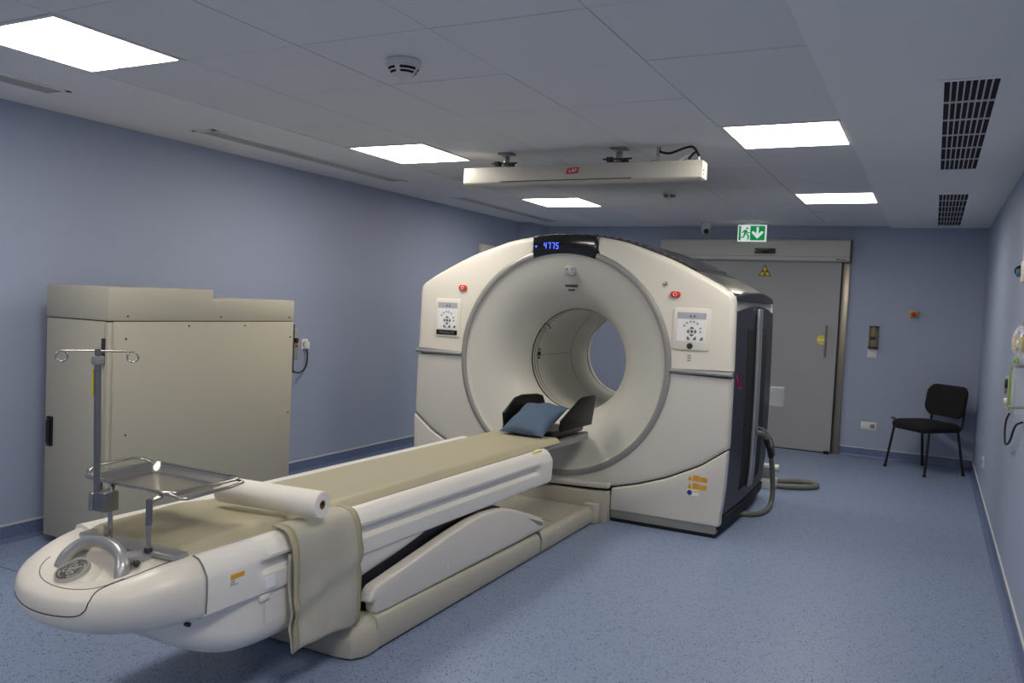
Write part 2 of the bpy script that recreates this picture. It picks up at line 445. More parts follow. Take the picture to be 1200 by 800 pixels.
hd = obj('door_handle', tube([(-1.084, dy, 1.445), (-1.084, dy - .05, 1.445)], .009), M['brushed'], door)
obj('grip_bar', tube([(-1.084, dy - .05, 1.475), (-1.084, dy - .05, 1.115)], .013, 12), M['brushed'], hd)
obj('lower_standoff', tube([(-1.084, dy, 1.145), (-1.084, dy - .05, 1.145)], .009), M['brushed'], hd)
so = obj('motion_sensor', box(-1.928, -1.69, 9.945, 9.985, 2.283, 2.342), M['gloss'], door, .008)
so2 = obj('header_marking', join(box(-1.02, -.985, 9.9778, 9.98, 2.221, 2.233), box(-.98, -.915, 9.9778, 9.98, 2.221, 2.228)), M['ink'], door, smooth=0)
st = obj('radiation_sign', prism([(-1.886, 2.022), (-1.742, 2.022), (-1.814, 2.16)], dy - .003, dy, 'y'), M['ink'], door, smooth=0)
obj('yellow_face', prism([(-1.871, 2.031), (-1.757, 2.031), (-1.814, 2.142)], dy - .005, dy - .002, 'y'), M['yellowsign'], st, smooth=0)
tf = [cyl((-1.814, dy - .007, 2.066), .008, .003, 'y', 14)]
for a in (-90, 30, 150):
    pts = []
    for k in range(5):
        th = math.radians(a - 28 + 14 * k); pts.append((-1.814 + .033 * math.cos(th), 2.066 + .033 * math.sin(th)))
    for k in range(5):
        th = math.radians(a + 28 - 14 * k); pts.append((-1.814 + .012 * math.cos(th), 2.066 + .012 * math.sin(th)))
    tf.append(prism(pts, dy - .0065, dy - .004, 'y'))
obj('trefoil', join(*tf), M['ink'], st, smooth=0)
yr = obj('round_sticker', cyl((-1.131, dy - .003, 1.305), .056, .003, 'y', 32), M['yellowsign'], door)
obj('sticker_band', box(-1.172, -1.09, dy - .005, dy - .002, 1.295, 1.317), M['lettering'], yr, smooth=0)

# ------------------------------------------------------------------ back wall fittings
yw = YB
t = thing('corridor_lamp', (-.588, yw, 1.24), 'narrow half-round glass signal lamp on the back wall above the white switch', 'lamp')
cs = [(-.588 + .052 * math.cos(a * PI / 12), yw - .075 * math.sin(a * PI / 12)) for a in range(13)]
obj('glass_cover', prism(cs, 1.262, 1.478, 'z'), M['amber'], t)
obj('top_cap', prism([(-.588 + (x + .588) * 1.04, yw - (yw - y) * 1.04) for x, y in cs], 1.478, 1.494, 'z'), M['darkgrey'], t)
obj('bottom_cap', prism([(-.588 + (x + .588) * 1.04, yw - (yw - y) * 1.04) for x, y in cs], 1.242, 1.262, 'z'), M['darkgrey'], t)
obj('lamp_insert', box(-.62, -.565, yw - .081, yw - .04, 1.34, 1.375), M['ink'], t, .003)
t = thing('light_switch', (-.594, yw, 1.13), 'square white light switch on the back wall below the glass lamp', 'light switch')
obj('switch_plate', box(-.645, -.543, yw - .012, yw, 1.138, 1.235), M['socket'], t, .005)
obj('rocker', box(-.628, -.56, yw - .019, yw - .01, 1.155, 1.219), M['socket'], t, .004)
t = thing('emergency_stop', (-.197, yw, 1.60), 'yellow box with a red emergency stop button on the back wall', 'emergency button')
obj('button_box', box(-.237, -.157, yw - .06, yw, 1.612, 1.684), M['yellow'], t, .006)
obj('red_button', join(cyl((-.2, yw - .085, 1.648), .018, .03, 'y', 20), cyl((-.2, yw - .10, 1.648), .028, .022, 'y', 24)), M['darkred'], t, .003)
def outlet(nm, c, axis, label, cat='socket', n=2, switch=False):
    t = thing(nm, c, label, cat)
    wd = .082
    def put(s):  # local: x across, y towards the room is negative
        if axis == 'y': return move(s, c)
        R = Matrix.Rotation(PI / 2 if axis == 'x+' else -PI / 2, 4, 'Z')
        return move(xf(s, R), c)
    obj('cover_plate', put(box(-wd * n / 2, wd * n / 2, -.011, 0, -.046, .046)), M['socket'], t, .004)
    for k in range(n):
        cx = -wd * n / 2 + wd * (k + .5)
        if switch and k == 0:
            obj('rocker', put(box(cx - .026, cx + .026, -.018, -.009, -.03, .03)), M['socket'], t, .003)
        else:
            rc = obj('receptacle', put(cyl((cx, -.014, 0), .027, .006, 'y', 24)), M['grommet'], t)
            obj('contact_hole', put(join(cyl((cx - .009, -.0155, 0), .004, .004, 'y', 10), cyl((cx + .009, -.0155, 0), .004, .004, 'y', 10))), M['hole'], rc)
    return t
outlet('double_socket', (-.58, yw, .36), 'y', 'white double socket low on the back wall beside the door', n=2, switch=True)
outlet('right_wall_socket', (XR, 8.25, .372), 'x-', 'white single socket low on the right wall near the chair', n=1).name = 'wall_socket'

# ------------------------------------------------------------------ right wall medical gas fittings
x = XR
t = thing('gas_outlet_panel', (x, 6.02, 1.04), 'grey medical gas outlet plate on the right wall', 'medical gas panel')
obj('back_plate', box(x - .03, x, 5.84, 6.2, 1.045, 1.25), M['header'], t, .006)
for zz, r, m_ in ((1.21, .03, 'ink'), (1.165, .02, 'greyink'), (1.10, .02, 'lettering')):
    obj('gas_outlet', cyl((x - .045, 6.0, zz), r, .018, 'x', 20), M[m_], t, .003)
cx_, cy_ = x - .055, 4.85
t = thing('suction_canister', (cx_, cy_, 1.13), 'clear suction canister with a green tube on the right wall at the image edge', 'canister')
obj('jar', lathe([(0, 0), (.035, .0), (.043, .015), (.046, .23), (.046, .24)], (cx_, cy_, 1.13), n=28), M['clear'], t)
obj('lid', lathe([(0, .258), (.035, .258), (.049, .252), (.049, .236), (.046, .236)], (cx_, cy_, 1.13), n=28), M['grommet'], t)
obj('bracket', join(box(x - .012, x, 4.79, 4.91, 1.14, 1.36), box(x - .03, x - .008, 4.82, 4.88, 1.32, 1.35)), M['header'], t, .003)
obj('retaining_ring', tube([(cx_ + .049 * math.cos(a * PI / 14), cy_ + .049 * math.sin(a * PI / 14), 1.165) for a in range(28)], .004, 8, True), M['steel'], t)
obj('green_tube', tube([(cx_ - .043, cy_ + .03, 1.14), (cx_ - .046, cy_ + .03, 1.2), (cx_ - .044, cy_ + .025, 1.35), (cx_ - .03, cy_ + .015, 1.41), (cx_ - .02, cy_, 1.39)], .0065, 8, smooth=5), M['green'], t)
t = thing('tubing_bag', (x, 4.98, 1.38), 'crumpled clear plastic bag with yellow tubing hanging above the canister', 'bag')
def bagf(u, v):
    a = 2 * PI * u; r = (.055 * math.sin(PI * min(.97, .12 + .85 * v)) + .006) * (1 + .16 * math.sin(3 * a + 5 * v) + .08 * math.sin(7 * a - 9 * v))
    return (x - .058 + r * .75 * math.cos(a), 4.98 + r * 1.3 * math.sin(a), 1.40 + .18 * v)
obj('plastic_film', grid(bagf, 36, 18), M['bag'], t)
obj('yellow_tubing', tube([(x - .075, 4.97, 1.45), (x - .085, 5.0, 1.48), (x - .075, 5.02, 1.515), (x - .05, 5.0, 1.51), (x - .055, 4.96, 1.47), (x - .045, 4.97, 1.44)], .009, 8, smooth=5), M['yellow'], t)
obj('hanger', tube([(x, 4.98, 1.60), (x - .05, 4.98, 1.60), (x - .058, 4.98, 1.575)], .004, 8), M['steel'], t)
t = thing('flow_regulator', (x, 5.25, 1.80), 'cream vacuum regulator with a black and blue valve high on the right wall', 'regulator')
obj('body', box(x - .06, x, 5.17, 5.31, 1.81, 1.93), M['cream'], t, .012)
obj('gauge_tube', join(cyl((x - .035, 5.24, 1.93), .022, .11, 'z', 20), cyl((x - .035, 5.24, 2.04), .025, .014, 'z', 20)), M['cream'], t, .003)
obj('valve_knob', join(cyl((x - .04, 5.31, 1.88), .018, .10, 'y', 18), cyl((x - .05, 5.41, 1.885), .030, .05, 'y', 18)), M['rubber'], t, .004)
obj('blue_cap', cyl((x - .08, 5.29, 1.865), .022, .03, 'x', 18), mat('valve_blue', (70, 110, 140), .4), t, .004)
tag(recentre(obj('signal_cable', tube([(x - .012, 5.95, 1.03), (x - .03, 5.92, .98), (x - .038, 5.82, .90), (x - .04, 5.68, .87), (x - .035, 5.5, .91), (x - .03, 5.3, 1.02), (x - .012, 5.15, 1.06)], .006, 8, smooth=6), M['rubber'])),
    'black cable looping down from the gas panel on the right wall', 'cable')

# ------------------------------------------------------------------ left wall: socket, cable, small box
outlet('wall_socket', (XL, 5.55, 1.128), 'x+', 'white wall socket with a plugged-in black cable right of the cabinet', n=1)
t = thing('power_cable', (XL, 5.55, 1.0), 'black power cable hanging from the wall socket to the cabinet', 'cable')
obj('plug', box(XL + .014, XL + .05, 5.53, 5.57, 1.09, 1.15), M['socket'], t, .005)
obj('cord', tube([(XL + .035, 5.55, 1.09), (XL + .035, 5.56, 1.02), (XL + .04, 5.54, .94), (XL + .06, 5.46, .895), (XL + .10, 5.34, .90), (XL + .16, 5.2, .95), (XL + .25, 5.0, .98), (-4.50, 4.63, .98)], .007, 8, smooth=6), M['rubber'], t)
t = thing('wall_unit', (XL, 8.69, 2.12), 'small pale box high on the left wall behind the scanner', 'wall box')
obj('casing', box(XL, XL + .06, 8.53, 8.86, 2.13, 2.25), M['detector'], t, .01)
obj('front_lid', box(XL + .055, XL + .068, 8.55, 8.84, 2.145, 2.235), M['white'], t, .004)

# ================================================================== EQUIPMENT CABINET
cx0, cx1, cy0, cy1 = -4.705, -4.15, 3.10, 4.61
t = thing('equipment_cabinet', ((cx0 + cx1) / 2, (cy0 + cy1) / 2, 0), 'beige metal equipment cabinet with a stepped top against the left wall', 'cabinet')
obj('body', box(cx0, cx1, cy0 + .03, cy1, .055, 1.362), M['cabinet'], t, .006)
obj('plinth', box(cx0 + .05, cx1 - .05, cy0 + .09, cy1 - .05, 0, .056), M['darkgrey'], t)
dr = obj('door', box(cx0 - .002, cx1 - .035, cy0, cy0 + .027, .05, 1.361), M['cabinet'], t, .005)
hnd = obj('handle', prism(rrect(cx0 + .018, cx0 + .075, .59, .772, .012), cy0 - .006, cy0 + .004, 'y'), M['black'], dr, .002)
obj('lever', box(cx0 + .03, cx0 + .062, cy0 - .02, cy0 - .005, .61, .75), M['black'], hnd, .006)
obj('corner_post', box(cx1 - .033, cx1 - .002, cy0 - .001, cy0 + .028, .05, 1.358), M['cabinet'], t, .004)
for zz in (1.19, .41):
    obj('hinge', cyl((cx1 - .034, cy0 - .007, zz - .075), .011, .15, 'z', 12), M['darkgrey'], dr)
pts = [(cy0 - .005, 1.366), (cy1, 1.366), (cy1, 1.515), (3.852, 1.503), (3.852, 1.568), (cy0 - .005, 1.556)]
hood = obj('hood', prism(pts, cx0, cx1 + .002, 'x'), M['cabinet'], t, .006)
obj('shadow_gap', box(cx0 + .01, cx1 - .006, cy0 + .01, cy1 - .005, 1.355, 1.375), M['darkgrey'], t)
sp = obj('side_panel', box(cx1 - .002, cx1 + .004, cy0 + .035, cy1 - .004, .06, 1.361), M['cabinet'], t, .002)
for y, z in ((3.21, 1.262), (3.22, .70), (4.575, 1.25), (4.575, .70), (3.66, 1.335), (4.13, 1.335)):
    obj('screw', cyl((cx1 + .003, y, z), .0065, .003, 'x', 12), M['darkgrey'], sp)
for y in (3.22, 3.92, 4.56):
    obj('screw', cyl((cx1 + .001, y, 1.393), .006, .003, 'x', 12), M['darkgrey'], hood)
bk = obj('breaker_box', box(-4.50, -4.235, cy1 - .002, cy1 + .16, 1.07, 1.30), M['grommet'], t, .006)
obj('breaker_switch', box(-4.24, -4.225, cy1 + .11, cy1 + .145, 1.20, 1.235), M['black'], bk, .003)
obj('red_marker', box(-4.24, -4.229, cy1 + .12, cy1 + .15, 1.165, 1.18), M['darkred'], bk)
obj('mounting_plate', box(-4.66, -4.19, cy1 - .002, cy1 + .06, .98, 1.34), M['darkgrey'], t)
sk = obj('caution_sticker', box(cx1 + .003, cx1 + .0055, 3.60, 3.70, .30, .40), M['lettering'], t, smooth=0)
obj('orange_band', box(cx1 + .005, cx1 + .007, 3.60, 3.70, .325, .36), M['orange'], sk, smooth=0)

# ================================================================== SCANNER GANTRY
GX, GZ, GY = -2.49, 1.145, 5.68
TOP = [(0, 2.105), (.2, 2.094), (.45, 2.054), (.65, 1.99), (.78, 1.944), (.9, 1.892), (1.02, 1.833), (1.15, 1.766), (1.25, 1.703), (1.272, 1.68)]
SIDE = [(1.28, 1.64), (1.29, 1.16), (1.292, .62), (1.28, .3), (1.25, .06)]
half = TOP + SIDE
def resample(pts, sub):
    return [(p.x, p.y) for p in [Vector((q.x, q.y)) for q in smooth_path([(a, b, 0) for a, b in pts], sub)]]
topc = resample(TOP[:-1], 4)
halfc = topc + [TOP[-1]] + SIDE
outline = [(-a, b) for a, b in halfc[::-1]] + halfc[1:]      # from bottom left over the top to bottom right
def seam_z(a):
    a = abs(a); P = [(0, .232), (.447, .25), (.66, .305), (.866, .378), (1.104, .495), (1.302, .64), (1.4, .7)]
    for (x0, z0), (x1, z1) in zip(P, P[1:]):
        if a <= x1: return z0 + (z1 - z0) * (a - x0) / (x1 - x0)
    return P[-1][1]
def rout(th, inset=0.0):
    d = (math.cos(th), math.sin(th)); best = 5
    poly = [(a, b - GZ) for a, b in outline]
    for p, q in zip(poly, poly[1:] + poly[:1]):
        ex, ez = q[0] - p[0], q[1] - p[1]
        den = d[0] * ez - d[1] * ex
        if abs(den) < 1e-9: continue
        tt = (p[0] * ez - p[1] * ex) / den; s = (p[0] * d[1] - p[1] * d[0]) / den
        if tt > 0 and -1e-6 <= s <= 1 + 1e-6: best = min(best, tt)
    return best - inset
def rseam(th):
    lo, hi = .5, 2.2
    for _ in range(40):
        mdl = (lo + hi) / 2
        if GZ + mdl * math.sin(th) > seam_z(mdl * math.cos(th)) + .004: lo = mdl
        else: hi = mdl
    return lo
def polar(th0, th1, rin, rou, y0, depth, rnd=.035, step=1.5, corner=()):
    n = max(2, int(abs(th1 - th0) / step))
    ths = sorted(set([th0 + (th1 - th0) * k / n for k in range(n + 1)] + [c for c in corner if min(th0, th1) < c < max(th0, th1)]))
    rings = []
    for d in ths:
        th = math.radians(d); ri = rin(th); ro = rou(th)
        prof = [(ri, y0 + depth), (ri, y0 + .004), (ri + .004, y0)]
        for k in range(1, 5): prof.append((ri + .004 + (ro - rnd - ri - .004) * k / 4, y0))
        for k in range(1, 6):
            a = PI / 2 * k / 5; prof.append((ro - rnd + rnd * math.sin(a), y0 + rnd * (1 - math.cos(a))))
        prof.append((ro, y0 + depth))
        rings.append([(GX + r * math.cos(th), y, GZ + r * math.sin(th)) for r, y in prof])
    V, F = loft(rings, True, True)
    return V, F
corners = [math.degrees(math.atan2(b - GZ, a)) for a, b in halfc] + [180 - math.degrees(math.atan2(b - GZ, a)) for a, b in halfc]
RO, RI = .86, .815
gantry = thing('ct_scanner', (GX, 6.4, 0), 'large white ring-shaped CT scanner gantry with a round bore and blue digits', 'CT scanner')
g = gantry
kA = math.degrees(math.asin(.262 / RO))
for side in (0, 1):
    a0, a1 = (1.2, 74.0) if side == 0 else (106.0, 178.8)
    obj('upper_cover', polar(a0, a1, lambda t_: max(RO, .266 / max(.05, abs(math.cos(t_)))), rout, GY, .075, .04, corner=corners), M['cream'], g, smooth=40)
lowr = lambda t_: min(rout(t_), rseam(t_))
obj('lower_cover', polar(-181.2 + 2.4, -1.2, lambda t_: RO, lowr, GY, .075, .03, step=1.2, corner=[c - 360 for c in corners] + corners), M['gwhite'], g, smooth=40)
obj('ring_trim', lathe([(RO, .05), (RO, -.004), (RO - .012, -.012), (RI + .010, -.012), (RI, -.004), (RI, .05)], (GX, GY, GZ), 'y', 110, a0=math.radians(90 + kA), a1=math.radians(450 - kA)), M['ring'], g, smooth=40)
# display block
arcb = [(.262 - .524 * k / 16) for k in range(17)]
topa = [(-.262 + .524 * k / 16) for k in range(17)]
def ztop(a):
    for (x0, z0), (x1, z1) in zip(topc, topc[1:]):
        if abs(a) <= x1: return z0 + (z1 - z0) * (abs(a) - x0) / max(1e-9, x1 - x0)
    return topc[-1][1]
dsp = obj('display_panel', prism([(GX + a, GZ + math.sqrt(RI ** 2 - a * a)) for a in arcb] + [(GX + a, ztop(a)) for a in topa], GY - .010, GY + .07, 'y'), M['gloss'], g, .008, 3, smooth=40)
SEG = {'4': 'bcfg', '7': 'abc', '5': 'acdfg'}
def seg7(ch, x0, z0, w_, h_, y):
    tt = .22 * w_; sh = .12; out = []
    def bar(pts): out.append(prism([(x0 + w_ * (a + sh * b), z0 + h_ * b) for a, b in pts], y, y + .003, 'y'))
    S = {'a': [(.05, .94), (.95, .94), (.85, 1), (.15, 1)], 'd': [(.05, 0), (.95, 0), (.95, .1), (.05, .1)], 'g': [(.1, .46), (.9, .46), (.9, .56), (.1, .56)],
         'f': [(0, .53), (.2, .53), (.2, .97), (0, .97)], 'b': [(.8, .53), (1, .53), (1, .97), (.8, .97)], 'e': [(0, .03), (.2, .03), (.2, .49), (0, .49)], 'c': [(.8, .03), (1, .03), (1, .49), (.8, .49)]}
    S['a'] = [(.05, .9), (.95, .9), (.95, 1), (.05, 1)]
    for s in SEG[ch]: bar(S[s])
    return join(*out)
for k, ch in enumerate('4775'):
    obj('digit', seg7(ch, -2.662 + .033 * k, 1.992, .021, .047, GY - .014), M['blueled'], dsp, smooth=0)
obj('indicator', prism([(-2.735, 2.014), (-2.717, 2.014), (-2.726, 2.0)], GY - .014, GY - .009, 'y'), M['blueled'], dsp, smooth=0)
# funnel and bore
fun = [(.815, .0), (.80, .012), (.76, .024), (.70, .042), (.64, .066), (.58, .098), (.53, .136), (.49, .18), (.455, .232), (.43, .28), (.412, .325), (.404, .35)]
fun = [(a, b) for a, b, _ in [(v.x, v.y, 0) for v in smooth_path([(a, b, 0) for a, b in fun], 3)]]
obj('funnel_cover', lathe(fun, (GX, GY, GZ), 'y', 128), M['funnel'], g, smooth=60)
def band_(r0, y0, y1, m_, nm, r1=None): return obj(nm, lathe([(r0, y0 - GY), (r0 if r1 is None else r1, y1 - GY)], (GX, GY, GZ), 'y', 112), M[m_], g, smooth=60)
band_(.41, 6.03, 6.045, 'hole', 'bore_gap')
band_(.400, 6.045, 6.075, 'bore', 'bore_ring')
band_(.408, 6.075, 6.085, 'hole', 'bore_gap')
band_(.400, 6.085, 6.12, 'bore', 'bore_ring')
band_(.408, 6.12, 6.13, 'hole', 'bore_gap')
band_(.400, 6.13, 6.84, 'bore', 'bore_liner')
band_(.404, 6.84, 6.848, 'hole', 'bore_gap')
band_(.400, 6.848, 7.13, 'bore', 'bore_liner', .362)
band_(.366, 7.13, 7.14, 'hole', 'bore_gap')
obj('rear_rim', lathe([(.36, 0), (.355, .03), (.36, .06), (.40, .10), (.48, .14)], (GX, 7.14, GZ), 'y', 112), M['cream'], g, smooth=60)
ba = math.radians(178)
bo = obj('laser_window', join(box(GX - .402, GX - .388, 6.135, 6.175, GZ + .0, GZ + .035), box(GX - .402, GX - .39, 6.145, 6.165, GZ + .045, GZ + .06), box(GX - .402, GX - .39, 6.145, 6.165, GZ - .025, GZ - .01)), M['ink'], g, .003)
obj('bore_seam', box(GX - .401, GX - .3985, 6.18, 6.84, GZ + .003, GZ + .006), M['greyink'], g, smooth=0)
obj('steel_clip', move(xf(box(-.008, .008, 6.05, 6.12, -.03, .03), Matrix.Rotation(-math.radians(42), 4, 'Y')), (GX - .402 * math.cos(math.radians(40)) + .006, 0, GZ + .402 * math.sin(math.radians(40)) - .006)), M['steel'], g, .003)
# silver horizontal trims
for s in (1, -1):
    a, b = sorted((GX + s * (RO - .004), GX + s * 1.292))
    obj('silver_trim', prism([(GY + .05, 1.128), (GY - .006, 1.132), (GY - .022, 1.147), (GY - .006, 1.164), (GY + .05, 1.168)], a, b, 'x'), M['silver'], g, smooth=30)
# lower corner skirts
for s in (1, -1):
    def edge(z):
        P = [(.06, 1.25), (.3, 1.28), (.62, 1.292), (.9, 1.292)]
        for (z0, e0), (z1, e1) in zip(P, P[1:]):
            if z <= z1: return e0 + (e1 - e0) * (z - z0) / (z1 - z0)
        return 1.292
    pts = [(.462, .088)]
    pts += [(a, seam_z(a) - .006) for a in [.462 + (1.288 - .462) * k / 24 for k in range(25)]]
    pts += [(edge(z), z) for z in (.55, .45, .35, .25, .17)] + [(edge(.11) + .006, .11), (edge(.088) + .006, .088)]
    o = obj('skirt_cover', prism([(GX + s * a, z) for a, z in pts], GY - .006, GY + .075, 'y'), M['gwhite'], g, .012, 3, smooth=40)
    obj('plinth', box(*sorted((GX + s * .462, GX + s * 1.235)), GY + .012, GY + .09, .028, .09), M['plinth'], g, .004)
    obj('base_shadow', box(*sorted((GX + s * .462, GX + s * 1.225)), GY + .024, GY + .09, 0, .03), M['rubber'], g, smooth=0)  # set-back black box stands in for the shadow under the plinth
    if s > 0:
        for k, zz in enumerate((.408, .352)):
            w0 = -1.463
            sg = obj('warning_sticker', join(box(w0 + .036, w0 + .084, GY - .008, GY - .005, zz - .02, zz + .02), box(w0 + .087, w0 + .134, GY - .008, GY - .005, zz - .02, zz + .012)), M['orange'], o, smooth=0)
            obj('warning_triangle', prism([(w0 - .001, zz - .02), (w0 + .031, zz - .02), (w0 + .015, zz + .018)], GY - .008, GY - .005, 'y'), M['orange'], o, smooth=0)
        bs = obj('manual_sticker', box(-1.466, -1.38, GY - .008, GY - .005, .282, .325), M['lettering'], o, smooth=0)
        obj('blue_symbol', cyl((-1.446, GY - .010, .303), .018, .004, 'y', 20), M['blueink'], bs, smooth=0)
        obj('yellow_line', box(-1.425, -1.385, GY - .0095, GY - .007, .31, .321), M['yellowsign'], bs, smooth=0)
# docking apron under the bore
obj('docking_apron', prism([(GX - .458, .0), (GX + .458, .0), (GX + .458, .228), (GX + .3, .218), (GX, .212), (GX - .3, .218), (GX - .458, .228)], 5.60, GY + .06, 'y'), M['beige'], g, .008, smooth=40)
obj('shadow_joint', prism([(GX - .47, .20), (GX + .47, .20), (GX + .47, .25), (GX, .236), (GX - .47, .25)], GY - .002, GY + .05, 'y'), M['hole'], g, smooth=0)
obj('apron_lip', prism([(GX + a, seam_z(a) - .006) for a in [-.46 + .92 * k / 16 for k in range(17)]] + [(GX + a, seam_z(a) + .035) for a in [.46 - .92 * k / 16 for k in range(17)]], GY - .05, GY + .01, 'y'), M['funnel'], g, .016, 3, smooth=50)
# body behind the front cover
def shell(inset, y0, y1, pts=None):
    P = [(a * (1 - inset / 1.29), b - (inset if b > 1.2 else 0)) for a, b in outline]
    return P
bodyp = shell(.03, 0, 0)
hole_n = 48
def ringed(P, y0, y1, hr):
    """outline solid with a round hole, as polar loft"""
    rings = []
    n = 180
    poly = [(a, b - GZ) for a, b in P]
    def rr(th):
        d = (math.cos(th), math.sin(th)); best = 5
        for p, q in zip(poly, poly[1:] + poly[:1]):
            ex, ez = q[0] - p[0], q[1] - p[1]; den = d[0] * ez - d[1] * ex
            if abs(den) < 1e-9: continue
            tt = (p[0] * ez - p[1] * ex) / den; s = (p[0] * d[1] - p[1] * d[0]) / den
            if tt > 0 and -1e-6 <= s <= 1 + 1e-6: best = min(best, tt)
        return best
    ang = sorted(set([round(2 * PI * k / n, 5) for k in range(n)] + [round(math.atan2(b, a) % (2 * PI), 5) for a, b in poly]))
    for th in ang:
        ro = rr(th); c, s = math.cos(th), math.sin(th)
        rings.append([(GX + r * c, y, GZ + r * s) for r, y in ((hr, y0), (ro - .012, y0), (ro, y0 + .012), (ro, y1 - .012), (ro - .012, y1), (hr, y1))])
    rings.append(rings[0])
    V, F = loft(rings, True, False)
    return V, F
obj('body_frame', ringed(bodyp, GY + .07, 7.13, .86), M['darkgrey'], g, smooth=40)
obj('rear_cover', ringed(shell(.022, 0, 0), 7.12, 7.30, .47), M['cream'], g, smooth=40)
# top: slatted vents over the crown, then smooth metallic shoulders
def top_z(a):
    a = abs(a)
    for (x0, z0), (x1, z1) in zip(topc, topc[1:]):
        if a <= x1: return z0 + (z1 - z0) * (a - x0) / max(1e-9, x1 - x0)
    return topc[-1][1]
def topslab(a0, a1, y0, y1, lift, th, n=10):
    A = [a0 + (a1 - a0) * k / n for k in range(n + 1)]
    return prism([(GX + a, top_z(a) + lift) for a in A] + [(GX + a, top_z(a) + lift - th) for a in A[::-1]], y0, y1, 'y')
for s in (1, -1):
    obj('vent_frame', join(topslab(s * .12, s * .98, 5.77, 5.83, .010, .05), topslab(s * .12, s * .98, 6.97, 7.05, .010, .05), topslab(s * .12, s * .16, 5.77, 7.05, .010, .05), topslab(s * .94, s * .98, 5.77, 7.05, .010, .05)), M['charcoal'], g, smooth=40)
    for k in range(12):
        a = .19 + .0625 * k
        obj('vent_slat', topslab(s * a, s * (a + .030), 5.80, 7.0, .022, .02, 2), M['ventslat'], g, smooth=0)
    obj('shoulder_panel', topslab(s * .98, s * 1.25, 5.757, 7.05, .008, .06), M['taupe'], g, .006, smooth=50)
obj('crown_panel', topslab(-.12, .12, 5.757, 7.05, .004, .05), M['charcoal'], g, smooth=50)
# side panels
def yz_arch(y0, y1, z0, zt, rise, n=14):
    return [(y0, z0), (y1, z0)] + [(y1 + (y0 - y1) * k / n, zt + rise * math.sin(PI * k / n)) for k in range(n + 1)]
SY0, SY1 = 5.775, 7.27
def side_x(z): return 1.268 - (.03 * max(0, (.35 - z)) / .35) + .012 * math.sin(PI * min(1, max(0, z / 1.6)))
def sidepanel(s, y0, y1, z0, zt, rise, off, bow=.018, ny=18, nz=14, th=.05):
    def f(u, v, o):
        y = y0 + (y1 - y0) * u; zt_ = zt + rise * math.sin(PI * (y - SY0) / (SY1 - SY0)); z = z0 + (zt_ - z0) * v
        b = bow * math.sin(PI * (y - SY0) / (SY1 - SY0))
        return (GX + s * (side_x(z) + b + o), y, z)
    A = grid(lambda u, v: f(u, v, off), ny, nz); B = grid(lambda u, v: f(u, v, off - th), ny, nz)
    V, F = join(A, B); n = (ny + 1) * (nz + 1)
    idx = lambda i, j: i * (nz + 1) + j
    for i in range(ny):
        for j in (0, nz): F.append((idx(i, j), idx(i + 1, j), n + idx(i + 1, j), n + idx(i, j)))
    for j in range(nz):
        for i in (0, ny): F.append((idx(i, j), idx(i, j + 1), n + idx(i, j + 1), n + idx(i, j)))
    return V, F
for s in (1, -1):
    obj('side_panel', sidepanel(s, SY0, SY1, .15, 1.575, .055, 0), M['charcoal'], g, smooth=40)
    obj('side_recess', sidepanel(s, 6.17, 6.93, .26, 1.43, .03, .002, th=.01), M['hole'], g, smooth=40)
    obj('side_rail', sidepanel(s, 6.43, 6.56, .24, 1.56, .05, .028, ny=4, th=.024), M['silver'], g, .006, smooth=40)
    obj('side_arch_trim', sidepanel(s, SY0, SY1, 1.585, 1.645, .045, -.012, nz=3, th=.12), M['header'], g, smooth=40)
    obj('shoulder_hood', sidepanel(s, 5.765, 7.20, 1.655, 1.69, .045, .004, nz=3, th=.16), M['charcoal'], g, .008, smooth=40)
    obj('base_rail', sidepanel(s, 5.72, 7.28, .05, .135, 0, .012, nz=4, th=.08), M['rubber'], g, .015, smooth=40)
